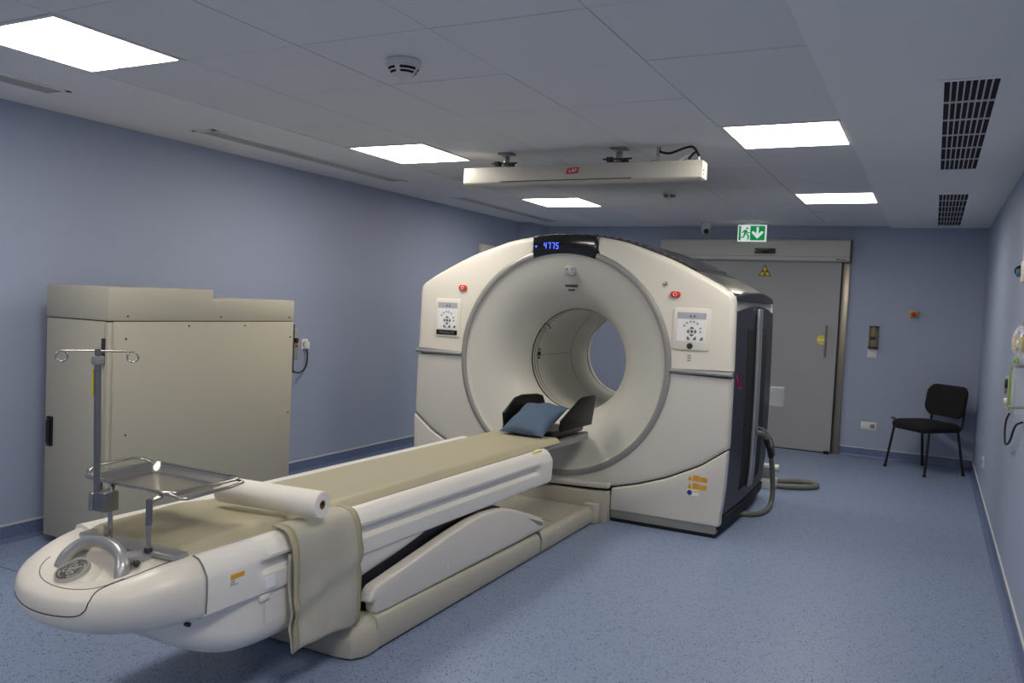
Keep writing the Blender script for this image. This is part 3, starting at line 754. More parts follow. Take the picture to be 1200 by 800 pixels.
# control panels (both sides of the ring)
def control(cx, left):
    x0, x1, z0, z1 = (cx - .121, cx + .121, 1.274, 1.58) if left else (cx - .132, cx + .132, 1.298, 1.592)
    cp = obj('control_panel', prism(rrect(x0, x1, z0, z1, .022), GY - .007, GY + .01, 'y'), M['cream'], g, .003)
    b0 = z0 + .062
    kp = obj('keypad', box(x0 + .03, x1 - .03, GY - .0085, GY - .004, b0, z1 - .03), M['lettering'], cp, smooth=0)
    obj('readout', box(x0 + .03, x1 - .03, GY - .0095, GY - .007, z1 - .075, z1 - .03), M['readout'], cp, smooth=0)
    for dx in (-.006, .02): obj('readout_button', cyl((cx + dx, GY - .012, z1 - .055), .008, .004, 'y', 12), M['keydark'], cp)
    c = (cx + (.0 if left else .005), b0 + .07)
    for k, a in enumerate((150, 125, 100, 78, 52, 15, -8)):
        th = math.radians(a); obj('key', cyl((c[0] + .062 * math.cos(th), GY - .011, c[1] + .008 + .062 * math.sin(th)), .008, .004, 'y', 12), M['keygrey'], kp)
    for a in range(4):
        th = a * PI / 2; q = [(.021, -.016), (.038, 0), (.021, .016), (.026, 0)]
        pts = [(c[0] + u * math.cos(th) - v * math.sin(th), c[1] + u * math.sin(th) + v * math.cos(th)) for u, v in ((.018, -.013), (.024, -.014), (.036, 0), (.024, .014), (.018, .013))]
        obj('arrow_key', prism(pts, GY - .011, GY - .007, 'y'), M['keydark'], kp, smooth=0)
    obj('key', cyl((c[0], GY - .011, c[1]), .011, .004, 'y', 14), M['keydark'], kp)
    for dx in (-.02, .02, .068):
        obj('key', prism([(c[0] + dx - .013, c[1] - .058), (c[0] + dx + .013, c[1] - .058), (c[0] + dx + (.012 if dx > 0 else -.004), c[1] - .036), (c[0] + dx - (.012 if dx < 0 else -.004), c[1] - .036)], GY - .011, GY - .007, 'y'), M['keydark'], kp, smooth=0)
    if left:
        lb = obj('name_plate', box(x0 + .022, x1 - .024, GY - .010, GY - .005, z0 + .016, z0 + .054), M['gloss'], cp, .002)
        obj('name_lettering', move(xf(text_shape('Discovery MI', .026), FACE_FRONT), (cx, GY - .011, z0 + .035)), M['greyink'], lb, smooth=0)
    else:
        obj('dial', cyl((cx - .004, GY - .014, z0 + .03), .021, .012, 'y', 24), M['ink'], cp, .003)
        obj('small_label', join(*[box(cx - .018, cx + .008, GY - .0025, GY + .002, 1.258 - d, 1.264 - d) for d in (0, .016, .034)]), M['greyink'], g, smooth=0)
control(-3.494, True); control(-1.499, False)
for cx, cz in ((-3.36, 1.674), (-1.625, 1.684)):
    eb = obj('emergency_button', prism(rrect(cx - .036, cx + .036, cz - .022, cz + .022, .02), GY - .016, GY + .01, 'y'), M['red'], g, .006)
    obj('stop_symbol', lathe([(.009, 0), (.012, -.003), (.014, 0)], (cx, GY - .0155, cz), 'y', 20), M['lettering'], eb)
obj('key_switch', cyl((-1.702, GY - .012, 1.759), .016, .02, 'y', 20), M['steel'], g, .003)
ip = obj('intercom_plate', prism(rrect(GX - .012, GX + .075, 1.795, 1.868, .02), GY + .030, GY + .075, 'y'), M['silver'], g, .004)
for dx in (.012, .052): obj('indicator_dot', cyl((GX + dx, GY + .027, 1.845), .012, .006, 'y', 14), M['grommet'], ip)
obj('camera_slot', box(GX - .004, GX + .088, GY + .036, GY + .08, 1.712, 1.73), M['ink'], g, .006)
obj('camera_slot', box(GX + .018, GX + .06, GY + .045, GY + .09, 1.682, 1.696), M['ink'], g, .004)
obj('side_bumper', cyl((GX - 1.295, GY + .1, 1.10), .03, .02, 'x', 16), M['rubber'], g)

# things around the scanner
tag(recentre(obj('carabiner', tube([(GX + 1.312, 5.76, 1.145), (GX + 1.318, 5.79, 1.12), (GX + 1.324, 5.83, 1.065), (GX + 1.322, 5.82, 1.05), (GX + 1.318, 5.775, 1.055), (GX + 1.312, 5.75, 1.11)], .007, 8, True), M['pink'])),
    'magenta clip hanging at the right front edge of the scanner', 'clip')
t = thing('clear_pocket', (-1.13, 7.33, .79), 'clear plastic pocket fixed behind the dark scanner side', 'holder')
px0, px1 = -1.215, -1.105
obj('pocket_box', join(box(px0, px1, 7.30, 7.305, .795, .945), box(px0, px1, 7.37, 7.375, .795, .945), box(px0, px0 + .005, 7.30, 7.375, .795, .945), box(px1 - .005, px1, 7.30, 7.375, .795, .945), box(px0, px1, 7.30, 7.375, .79, .796)), M['clear'], t, smooth=0)
obj('rim', tube([(px0, 7.30, .947), (px1, 7.30, .947), (px1, 7.375, .947), (px0, 7.375, .947)], .004, 6, True), M['lettering'], t)
t = thing('cable_hose', (-1.08, 7.2, 0), 'grey corrugated hose dropping from the scanner side to the floor', 'hose')
obj('hose_run', tube([(-1.165, 6.50, .655), (-1.115, 6.54, .645), (-1.085, 6.62, .56), (-1.08, 6.76, .41), (-1.08, 6.90, .18), (-1.082, 6.90, .06), (-1.085, 6.80, .027), (-1.09, 6.68, .022), (-1.13, 6.52, .022), (-1.28, 6.42, .022)], .020, 10, smooth=6), M['hose'], t)
obj('wire', tube([(-1.165, 6.47, .71), (-1.10, 6.52, .68), (-1.06, 6.64, .58), (-1.055, 6.74, .46)], .006, 6, smooth=5), M['steel'], t)
obj('sleeve', tube([(-1.10, 6.57, .61), (-1.083, 6.66, .52), (-1.08, 6.73, .45)], .023, 10), M['rubber'], t)
t = thing('floor_hose', (-1.0, 7.85, 0), 'grey hose lying in a loop on the floor behind the scanner', 'hose')
obj('hose_loop', tube([(-1.27, 7.82, .03), (-1.15, 7.95, .026), (-1.02, 8.05, .026), (-.90, 8.04, .026), (-.855, 7.93, .026), (-.92, 7.82, .026), (-1.04, 7.74, .026), (-1.16, 7.70, .026), (-1.25, 7.66, .03)], .024, 10, smooth=6), M['hose'], t)
t = thing('connector_block', (-1.25, 7.75, 0), 'white plug connectors on the floor behind the scanner', 'connector')
obj('plug_body', join(box(-1.36, -1.17, 7.60, 7.72, .0, .10)), M['detector'], t, .012)
obj('plug_cover', join(cyl((-1.34, 7.78, .17), .035, .17, 'x', 16)), M['detector'], t, .006)
obj('latch', box(-1.31, -1.22, 7.60, 7.70, .10, .20), M['grommet'], t, .008)

# ================================================================== PATIENT TABLE
def CX(y): return GX - .022 * (4.8 - y)
table = thing('patient_table', (GX, 3.8, 0), 'long white patient table on a beige base leading into the scanner', 'patient table')
g = table
# --- base on the floor
base_out = .382
for s in (1, -1):
    rings = []
    for y, zt in ((2.95, .165), (3.3, .158), (4.3, .138), (5.545, .12)):
        prof = [(.382, .012), (.384, zt - .05), (.372, zt - .018), (.345, zt), (.30, zt), (.30, .02)]
        rings.append([(GX + s * a, y, z) for a, z in prof])
    rl = obj('base_rail', loft(rings), M['beige'], g, .004, smooth=40)
    obj('rail_joint', prism([(GX + s * .3855, .012), (GX + s * .3875, .105), (GX + s * .374, .137), (GX + s * .346, .154), (GX + s * .34, .15), (GX + s * .37, .012)], 4.648, 4.654, 'y'), M['greyink'], rl, smooth=0)
    obj('end_block', box(*sorted((GX + s * .30, GX + s * .415)), 5.535, 5.597, .0, .142), M['beige'], g, .008)
    # white lift cover
    P = [(2.90, .225), (2.945, .225), (2.955, .162), (3.02, .157), (4.725, .145), (4.735, .19), (4.69, .222), (4.52, .285), (4.341, .343), (4.22, .378), (4.119, .396), (3.96, .409), (3.805, .404), (3.6, .382), (3.3, .340), (2.95, .290), (2.925, .275)]
    lc = obj('lift_cover', prism(P, GX + s * .30, GX + s * .367, 'x'), M['nose'], g, .014, 3, smooth=50)
    obj('recess', prism([(4.50, .262), (4.70, .195), (4.70, .172), (4.64, .19)], *sorted((GX + s * .36, GX + s * .369)), 'x'), M['grommet'], lc, smooth=0)
    obj('screw_cap', cyl((GX + s * .362, 3.55, .225), .016, s * .008, 'x', 16), M['white'], lc)
# rounded front end of the base
P = []
for a, y in ((-.384, 2.96), (-.384, 2.86), (-.35, 2.80), (-.28, 2.785), (.28, 2.785), (.35, 2.80), (.384, 2.86), (.384, 2.96)): P.append((GX + a, y))
sh = [[(px_, py_, .008) for px_, py_ in P], [(px_, py_, .09) for px_, py_ in P], [(GX + (px_ - GX) * .95, 2.96 - (2.96 - py_) * .86, .135) for px_, py_ in P], [(GX + (px_ - GX) * .88, 2.96 - (2.96 - py_) * .5, .162) for px_, py_ in P]]
obj('base_end_cap', loft(sh), M['beige'], g, .006, smooth=50)
obj('base_plate', box(GX - .31, GX + .31, 2.9, 5.595, .02, .105), M['beigeplate'], g, .004)
obj('base_seam', box(GX - .30, GX + .30, 5.06, 5.066, .10, .1062), M['greyink'], g, smooth=0)
obj('base_foot', box(GX - .34, GX + .34, 2.86, 5.58, 0, .02), M['rubber'], g, smooth=0)
obj('lift_mechanism', prism([(3.05, .105), (4.45, .105), (4.30, .36), (4.05, .43), (3.1, .43), (2.95, .28)], GX - .27, GX + .27, 'x'), M['mech'], g, .01)
# --- belly below the table top
rings = []
BEL = [(1.87, .43, .16), (1.96, .35, .25), (2.08, .27, .31), (2.22, .222, .34), (2.38, .212, .35), (2.55, .225, .352), (2.75, .262, .352), (2.95, .305, .352), (3.2, .358, .352), (3.38, .405, .35), (3.44, .432, .35)]
BEL = [(p.x, p.y, p.z) for p in smooth_path(BEL, 4)]
for y, zb, hw in BEL:
    c = CX(y); r_ = min(.09, (.47 - zb) * .5)
    prof = [(hw, .47), (hw, zb + r_)] + [(hw - r_ + r_ * math.cos(t_ * PI / 10), zb + r_ - r_ * math.sin(t_ * PI / 10)) for t_ in range(1, 6)]
    pr = [(c + a, y, z) for a, z in prof] + [(c - a, y, z) for a, z in prof[::-1]]
    rings.append(pr)
bl = obj('belly_cover', loft(rings), M['white'], g, smooth=50)
for s in (1,):
    obj('belly_recess', grid(lambda u, v: (CX(2.33 + .3 * u) + .3525 + .0, 2.33 + .30 * u, .31 + .09 * v), 6, 4), M['white'], bl)
    obj('rivet', cyl((CX(2.02) + .285, 2.02, .40), .008, .02, 'x', 12), M['darkgrey'], bl)
# --- side covers (swept profile with a stepped groove)
YS0, YS1 = 2.03, 4.84
def sect(y, lift_=0.0):
    t0 = min(1, max(0, (y - 2.26) / .10)); t1 = min(1, max(0, (4.66 - y) / .05)); gr = min(t0, t1)
    gr = gr * gr * (3 - 2 * gr)
    e = min(1, max(0, (YS1 - y) / .05)); e = math.sqrt(max(0, 1 - (1 - e) ** 2)) if y > YS1 - .05 else 1
    P = [(.25, .630 + lift_), (.30, .642 + lift_), (.325, .635 + lift_), (.345, .615), (.366, .580), (.368 - .004 * gr, .568), (.369 - .03 * gr, .556), (.369 - .032 * gr, .522), (.368 - .004 * gr, .508), (.366, .47), (.362, .44), (.345, .425), (.25, .42)]
    zc = .53
    return [(a - .03 * (1 - e), zc + (z - zc) * (.86 + .14 * e)) for a, z in P]
ysec = [2.03, 2.10, 2.20, 2.24, 2.26, 2.28, 2.30, 2.32, 2.34, 2.36, 2.5, 3.0, 3.5, 4.0, 4.5, 4.61, 4.625, 4.64, 4.66, 4.74, 4.79, 4.80, 4.81, 4.82, 4.83, 4.84]
for s in (1, -1):
    so_ = obj('side_cover', loft([[(CX(y) + s * a, y, z) for a, z in sect(y, .014 if s < 0 else 0)] for y in ysec]), M['white'], g, smooth=32)
    obj('top_seam', tube([(CX(2.05) + s * .283, 2.05, .6365), (CX(4.7) + s * .283, 4.7, .6395)], .0028, 6), M['greyink'], so_)
    if s > 0:
        lbl = obj('caution_label', move(xf(box(0, .09, 0, .003, 0, .018), Matrix.Rotation(PI / 2, 4, 'Z')), (CX(2.16) + .370, 2.14, .538)), M['orange'], so_, smooth=0)
        obj('label_lines', move(xf(box(0, .09, 0, .002, 0, .02), Matrix.Rotation(PI / 2, 4, 'Z')), (CX(2.16) + .369, 2.14, .514)), M['header'], so_, smooth=0)
        obj('serial_label', move(xf(box(0, .055, 0, .003, 0, .045), Matrix.Rotation(PI / 2, 4, 'Z')), (CX(2.33) + .3675, 2.31, .452)), M['lettering'], so_, smooth=0)
        obj('end_label', box(CX(4.7) + .306, CX(4.7) + .322, 4.62, 4.74, .636, .6415), M['yellowsign'], so_, smooth=0)
        obj('latch', move(box(0, .012, 0, .05, 0, .026), (CX(2.33) + .345, 2.30, .405)), M['white'], g, .003)
# underside pan between the covers
obj('under_pan', box(GX - .27, GX + .22, 2.2, 4.78, .40, .60), M['grommet'], g, .01)
# --- rounded nose: half dome loft about (cx, 2.2)
NY = 2.032; NL = .362
prof = [(0, .640), (.35, .639), (.6, .634), (.76, .626), (.86, .612), (.93, .594), (.975, .578), (1.0, .552), (1.0, .520), (.98, .48), (.94, .455), (.87, .43), (.75, .41), (.5, .395), (.2, .39), (0, .39)]
prof = [(v.x, v.y) for v in smooth_path([(a, b, 0) for a, b in prof], 2)]
def nosept(u, s_, z):
    """u: 0..1 right to left round the tip"""
    a = PI * u; sx_, sy_ = math.cos(a), math.sin(a)
    ex = .92
    qx = math.copysign(abs(sx_) ** ex, sx_); qy = abs(sy_) ** .95
    y = NY - NL * s_ * qy
    if z >= .552: drop = .072 * (s_ / .62) ** 1.2 if s_ < .62 else .072 - .042 * (s_ - .62) / .38
    else: drop = .004 + .026 * max(0, (z - .43) / .115)
    drop *= sy_ ** 1.3 if sy_ > 0 else 0
    hw = .372
    return (CX(y) + hw * s_ * qx, y, z - drop)
def arcs(P, n):
    L = [0]
    for p, q in zip(P, P[1:]): L.append(L[-1] + math.hypot(q[0] - p[0], q[1] - p[1]))
    out = []
    for k in range(n + 1):
        t_ = L[-1] * k / n; i = 0
        while i < len(P) - 2 and L[i + 1] < t_: i += 1
        f = (t_ - L[i]) / max(1e-9, L[i + 1] - L[i]); out.append((P[i][0] + (P[i + 1][0] - P[i][0]) * f, P[i][1] + (P[i + 1][1] - P[i][1]) * f))
    return out
sp_ = [(0, .634)] + [p for p in sect(YS0)] + [(0, .41)]
ip = max(range(len(sp_)), key=lambda i: sp_[i][0]); jp = max(range(len(prof)), key=lambda i: prof[i][0])
SA = arcs(sp_[:ip + 1], 28) + arcs(sp_[ip:], 16)[1:]
PA = arcs(prof[:jp + 1], 28) + arcs(prof[jp:], 16)[1:]
rings = []
NU = 72
for k in range(NU + 1):
    sy_ = math.sin(PI * k / NU); bw = max(0, sy_) ** .6; ring = []
    sg = 1 if k <= NU / 2 else -1
    for (sa, sz), (pa, pz) in zip(SA, PA):
        p = nosept(k / NU, pa, pz); q = nosept(k / NU, sa / .372, .545)
        qz = sz
        ring.append((q[0] + (p[0] - q[0]) * bw, q[1] + (p[1] - q[1]) * bw, qz + (p[2] - qz) * bw))
    rings.append(ring)
ns = obj('nose_cover', loft(rings, False, False), M['nose'], g, smooth=50)
def nose_line(uv, r, nm, m_):
    """line on the nose; u 0..1 right to left, v 0..1 along the section from the crown to the rim (0.636) and under"""
    pts = []
    for u, v in uv:
        a = u * NU; i = min(NU - 1, int(a)); fa = a - i; b = v * 44; k = min(43, int(b)); fb = b - k
        P4 = [Vector(rings_n[i][k]), Vector(rings_n[i][k + 1]), Vector(rings_n[i + 1][k]), Vector(rings_n[i + 1][k + 1])]
        pts.append((P4[0] * (1 - fb) + P4[1] * fb) * (1 - fa) + (P4[2] * (1 - fb) + P4[3] * fb) * fa)
    dense = []
    return obj(nm, tube(pts, r, 6, smooth=0), m_, ns)
def fine(uv, n=10):
    out = []
    P = smooth_path([(a, b, 0) for a, b in uv], n)
    return [(min(1, max(0, p.x)), min(.999, max(0, p.y))) for p in P]
rings_n = rings
nose_line(fine([(.03, .42), (.10, .43), (.20, .46), (.28, .50), (.325, .55), (.338, .61), (.36, .640), (.45, .645), (.55, .645), (.66, .64)]), .0022, 'panel_gap', M['ink'])
nose_line(fine([(.25, .47), (.32, .52), (.40, .535), (.50, .53), (.60, .51), (.68, .48), (.74, .44)]), .002, 'panel_gap', M['greyink'])
obj('nose_joint', tube([(CX(2.03) + a + .002 * (1 if a > 0 else -1), 2.03, z) for a, z in [(.30, .644), (.328, .636), (.348, .617), (.369, .582), (.372, .56), (.372, .50), (.369, .45)]], .0028, 6), M['greyink'], ns)
# maker's emblem on the nose
mid = rings_n[NU // 2]
kk = min(range(26), key=lambda i_: abs(mid[i_][1] - 1.795))
pa_, pb_, pc_ = Vector(mid[kk - 1]), Vector(mid[kk]), Vector(mid[kk + 1])
slope = math.atan2(pa_.z - pc_.z, pa_.y - pc_.y)
ec = pb_ + Vector((.0, 0, .030)); tilt = Matrix.Rotation(slope + math.radians(33), 4, 'X') @ Matrix.Scale(.80, 4)
def em(s): return move(xf(s, tilt), ec)
obj('emblem_boss', em(lathe([(0, -.006), (.072, -.006), (.082, -.012), (.098, -.036), (.125, -.085)], (0, 0, 0), n=40)), M['nose'], ns, smooth=60)
eb = obj('emblem', em(cyl((0, 0, -.012), .066, .02, 'z', 40)), M['logo'], ns, .002)
obj('emblem_rim', em(lathe([(.064, .006), (.066, .012), (.070, .012), (.073, .004), (.073, -.012)], (0, 0, 0), n=40)), M['logolight'], eb)
sw = []
for k in range(4):
    a = k * PI / 2 + .5
    sw.append(tube([(.052 * math.cos(a + t_ * .17), .052 * math.sin(a + t_ * .17), .009 ) for t_ in range(6)] + [(.044 * math.cos(a + 1.05), .044 * math.sin(a + 1.05), .009)], lambda f: .0035 * (1 - .7 * f), 6))
def loop(cx, cy, rx, ry, ang, a0, a1, n=16):
    out = []
    for k in range(n + 1):
        t_ = a0 + (a1 - a0) * k / n; u, v = rx * math.cos(t_), ry * math.sin(t_)
        out.append((cx + u * math.cos(ang) - v * math.sin(ang), cy + u * math.sin(ang) + v * math.cos(ang), .009))
    return out
sw += [tube(loop(-.022, -.012, .014, .010, .5, 0, 2 * PI), .0028, 6), tube(loop(-.012, .018, .011, .015, -.4, 0, 2 * PI), .0028, 6),
       tube(loop(.014, -.020, .015, .012, .2, -.3, 4.9) + loop(.014, -.019, .007, .006, .2, 4.9, 8.5), .0028, 6),
       tube([(-.010, -.006, .009), (.004, .004, .009), (.016, .014, .009), (.028, .026, .009), (.020, .028, .009), (.010, .012, .009), (.012, .004, .009), (.020, .006, .009)], .0028, 6, smooth=4)]
obj('monogram', em(join(*sw)), M['logolight'], eb)
# silver grab handle
def HP(a, y, z): return (CX(1.9) + a, y, z)
hp = [HP(-.130, 1.83, .560), HP(-.126, 1.85, .605), HP(-.10, 1.88, .642), HP(-.05, 1.90, .664), HP(.03, 1.90, .668), HP(.10, 1.89, .656), HP(.142, 1.875, .630), HP(.160, 1.86, .595), HP(.163, 1.855, .56)]
hd = obj('grab_handle', join(tube(hp, lambda f: (.024 + .02 * max(0, f - .6), .021 + .008 * max(0, f - .6)), 14, smooth=6),
        tube([HP(.130, 1.885, .636), HP(.150, 1.95, .634), HP(.172, 2.02, .630), HP(.182, 2.07, .622)], lambda f: (.030 - .018 * f, .026 - .018 * f), 12, smooth=5),
        tube([HP(-.110, 1.885, .636), HP(-.14, 1.95, .634), HP(-.16, 2.02, .632)], lambda f: (.024 - .014 * f, .02 - .014 * f), 12, smooth=5)), M['silver'], g, smooth=60)
obj('handle_screw', sphere(HP(.180, 1.90, .626), .012), M['darkgrey'], hd)
# rear deck plate that carries the posts
obj('deck_plate', prism([(CX(2) - .215, 1.96), (CX(2) + .275, 1.96), (CX(2) + .285, 2.03), (CX(2) - .225, 2.03)], .634, .654, 'z'), M['silver'], g, .006)
# --- cradle and mattress
def cradle(y, hw, z0, dip, th, n=14):
    c = CX(y); up = [(c + hw * (2 * k / n - 1), y, z0 - dip * (1 - (2 * k / n - 1) ** 2)) for k in range(n + 1)]
    return up + [(p[0], p[1], p[2] - th) for p in up[::-1]]
obj('cradle', loft([cradle(y, hw, .636, .02, th) for y, hw, th in ((2.03, .252, .03), (4.8, .255, .03), (5.4, .262, .04), (5.66, .25, .04), (5.74, .20, .035))]), M['grommet'], g, smooth=45)
def pad(y, hw, lift, n=24):
    c = CX(y); out = []
    for k in range(n + 1):
        q = 2 * k / n - 1; e = math.sqrt(max(0, 1 - abs(q) ** 10))
        out.append((c + hw * q * (1 + .03 * (1 - e)), y, .634 - .018 * (1 - q * q) + (.038 + lift) * e))
    return out + [(p[0], p[1], .634 - .02 * (1 - (2 * (n - k) / n - 1) ** 2)) for k, p in enumerate(out[::-1])]
ypad = [2.035, 2.045, 2.06, 2.09] + [2.12 + k * .05 for k in range(60)] + [5.14, 5.15]
def lift(y):
    w_ = .004 * math.sin(9 * y) * math.exp(-(y - 2.1) * 1.2)
    return w_ + .010 * math.exp(-((y - 2.42) / .10) ** 2) - .008 * math.exp(-((y - 2.62) / .09) ** 2) - (.02 if y in (2.035, 5.15) else 0) - (.006 if y == 2.045 else 0)
mt = obj('mattress', loft([pad(y, .258, lift(y)) for y in ypad]), M['vinyl'], g, smooth=60)
obj('strap', move(box(0, .025, 0, .05, 0, .006), (CX(2.46) - .30, 2.44, .643)), M['black'], g, .002)
# --- head holder
hh = obj('head_holder', loft([cradle(y, hw, .70, .03, .045) for y, hw in ((5.16, .20), (5.3, .215), (5.62, .215), (5.70, .19))]), M['black'], g, .006, smooth=45)
def wing(s, y0, y1, x0, x1, lean, P, nm):
    rings = []
    V = []
    for o in (0, .022):
        for q, z in P:
            V.append((x0 + (x1 - x0) * q + s * (lean * (z - .68) + o) , y0 + (y1 - y0) * q, z))
    n = len(P)
    F = [tuple(range(n))[::-1], tuple(range(n, 2 * n))] + [(i, (i + 1) % n, n + (i + 1) % n, n + i) for i in range(n)]
    return obj(nm, (V, F), M['wing'], hh, .006, smooth=40)
wing(-1, 5.16, 5.68, -2.655, -2.56, .12, [(0, .68), (1, .70), (.98, .80), (.92, .885), (.8, .90), (.45, .905), (.28, .888), (.06, .81), (0, .79)], 'head_wing')
wing(1, 5.24, 5.67, -2.285, -2.225, .12, [(0, .685), (1, .70), (1, .91), (.93, .922), (.62, .918), (.5, .905), (.08, .79), (0, .77)], 'head_wing')

# ------------------------------------------------------------------ things on the table
# blue pillow
def pil(u, v):
    a, b = 2 * u - 1, 2 * v - 1
    return a, b
pc = Vector((-2.458, 5.215, .760)); PR = Matrix.Rotation(math.radians(-4), 4, 'Z') @ Matrix.Rotation(math.radians(24), 4, 'X')
def pillow_side(sg):
    def f(u, v):
        a, b = 2 * u - 1, 2 * v - 1
        puff = max(0, (1 - a * a)) ** .45 * max(0, (1 - b * b)) ** .45
        pin = 1 - .10 * (1 - abs(a) ** 2) * abs(b) ** 3; pin2 = 1 - .12 * (1 - abs(b) ** 2) * abs(a) ** 3
        wr = (.007 * math.sin(3.1 * a + 2.3 * b + 2 * math.sin(2.7 * b)) + .004 * math.sin(8 * a - 5 * b + 2 * a * b) * abs(b)) * puff
        p = Vector((.175 * a * pin2, .205 * b * pin, sg * (.055 * puff) + wr + .02 * math.exp(-((a - .2) / .3) ** 2 - ((b - .9) / .3) ** 2)))
        return PR @ p + pc
    return grid(f, 26, 26)
tag(recentre(obj('pillow', join(pillow_side(1), pillow_side(-1)), M['pillow'], smooth=60)), 'small blue pillow leaning in the black head holder', 'pillow')
# paper roll
ra, rb = Vector((-2.140, 2.580, .7285)), Vector((-2.645, 2.535, .7285))
t = thing('paper_roll', ((ra.x + rb.x) / 2, (ra.y + rb.y) / 2, .672), 'roll of white couch paper lying across the table top', 'paper roll')
ax = (ra - rb).normalized(); rot = ax.to_track_quat('Z', 'Y').to_matrix().to_4x4(); Ln = (ra - rb).length
def along(s): return move(xf(s, rot), rb)
obj('paper', along(lathe([(.018, 0), (.0525, 0), (.054, .004), (.054, Ln - .004), (.0525, Ln), (.018, Ln), (.018, Ln - .05)], (0, 0, 0), n=40)), M['paper'], t, smooth=40)
obj('core', along(lathe([(.0185, -.001), (.0145, -.001), (.0145, Ln - .002), (.0145, Ln + .001), (.0185, Ln + .001)], (0, 0, 0), n=30)), M['card'], t, smooth=40)
def tail(u, v):
    p = rb + ax * (Ln * (.02 + .96 * u)); q = v
    return (p.x + .0, p.y + .05 + .06 * q, .7255 - .012 - .036 * q ** .7 + .003 * math.sin(9 * u))
# hanging cloth: folded double sheet over the table edge
cl = []
def clothprof(y):
    k = (y - 2.43) / .43
    c = CX(y)
    wv = .006 * math.sin(14 * y) + .004 * math.sin(37 * y)
    bot = .175 - .006 * k
    out = [(.278, .657), (.295, .657), (.318, .656), (.352, .645), (.376, .612), (.388 + wv, .55), (.394 + wv * 1.5, .45), (.398 + wv * 2, .35), (.402 + wv * 2, .26), (.402 + wv, bot + .02), (.397 + wv, bot), (.392 + wv, bot + .008)]
    back = [(.386 + wv, .26), (.380 + wv, .36), (.3725, .46), (.3705, .56)]
    return [(c + a, y, z) for a, z in out + back]
yc_ = [2.425 + .42 * k / 22 for k in range(23)]
rings = [[(x_ + (.004 * math.sin(11 * z_ + 3 * y_)) + (.010 * math.exp(-((z_ - .40 - .35 * (y_ - 2.63)) / .03) ** 2) - .008 * math.exp(-((z_ - .34 - .35 * (y_ - 2.63)) / .025) ** 2) if z_ < .56 else 0), y_ + .012 * (.66 - z_) * ((y_ - 2.635) / .21) * -.4, z_) for x_, y_, z_ in [tuple(p) for p in smooth_path(clothprof(y), 3)]] for y in yc_]
t = thing('folded_sheet', (CX(2.57) + .39, 2.575, .17), 'khaki grey folded sheet hanging over the near side of the table', 'sheet')
obj('fabric', loft(rings, False, False), M['cloth'], t, smooth=70, solid=.005)
for rr in (rings[:3], rings[-3:]):
    obj('hem', loft([[(p[0] + (.0022 if p[2] < .6 else .001), p[1], p[2] + (.002 if p[2] > .6 else 0)) for p in r[:30]] for r in rr], False, False), M['hem'], t, smooth=70, solid=.003)

# instrument tray on two posts
TZ = .852
t = thing('instrument_tray', (CX(2) , 1.97, .654), 'shallow stainless steel tray on two posts over the table end', 'tray')
tx0, tx1, ty0, ty1 = -2.80, -2.335, 2.0, 2.325
cor = []
def trect(ins, z, r=.035): return [(a, b, z) for a, b in rrect(tx0 + ins, tx1 - ins, ty0 + ins, ty1 - ins, r, 5)]
pan = loft([trect(-.004, TZ + .003, .04), trect(.008, TZ + .004, .04), trect(.014, TZ - .002, .038), trect(.04, TZ - .022, .03), trect(.05, TZ - .024, .028)], True, False)
V, F = pan; F = F + [tuple(range(len(V) - 24, len(V)))]
obj('pan', (V, F), M['steel'], t, smooth=40, solid=.002)
obj('rim_wire', tube([p for p in trect(-.006, TZ + .002, .042)], .0065, 10, True), M['steel'], t, smooth=60)
obj('end_loop', tube([(tx0 + .01, ty0 + .02, TZ), (tx0 - .03, ty0 + .04, TZ + .010), (tx0 - .045, ty0 + .08, TZ + .022), (tx0 - .05, ty1 - .07, TZ + .024), (tx0 - .035, ty1 - .03, TZ + .016), (tx0 + .02, ty1 - .01, TZ)], .0065, 8), M['steel'], t, smooth=60)
obj('end_loop', tube([(tx1 - .02, ty0 + .0, TZ), (tx1 + .035, ty0 + .01, TZ - .012), (tx1 + .05, ty0 + .03, TZ - .014), (tx1 + .05, ty1 - .10, TZ - .008), (tx1 + .045, ty1 - .03, TZ - .002), (tx1 - .01, ty1 - .01, TZ)], .0065, 8), M['steel'], t, smooth=60)
pxR, pxL = -2.385, -2.612
p1 = obj('post', join(tube([(pxR, 1.955, .654), (pxR, 1.955, .818), (pxR + .004, 1.968, .832), (pxR + .01, 2.0, .838)], .0085, 12)), M['steel'], t, smooth=60)
obj('sleeve', cyl((pxR, 1.955, .745), .0115, .09, 'z', 16), M['brushed'], p1)
obj('foot_nut', cyl((pxR, 1.955, .652), .014, .012, 'z', 16), M['ink'], p1)
p2 = obj('post', tube([(pxL, 1.975, .648), (pxL, 1.975, .79), (pxL + .0, 1.978, .815), (pxL - .015, 1.99, .832), (pxL - .03, 2.005, .840)], .0085, 12), M['steel'], t, smooth=60)
obj('foot_knob', sphere((pxL - .045, 1.98, .672), .018, 14, 8, (1, 1, 1.3)), M['beigeplate'], t)
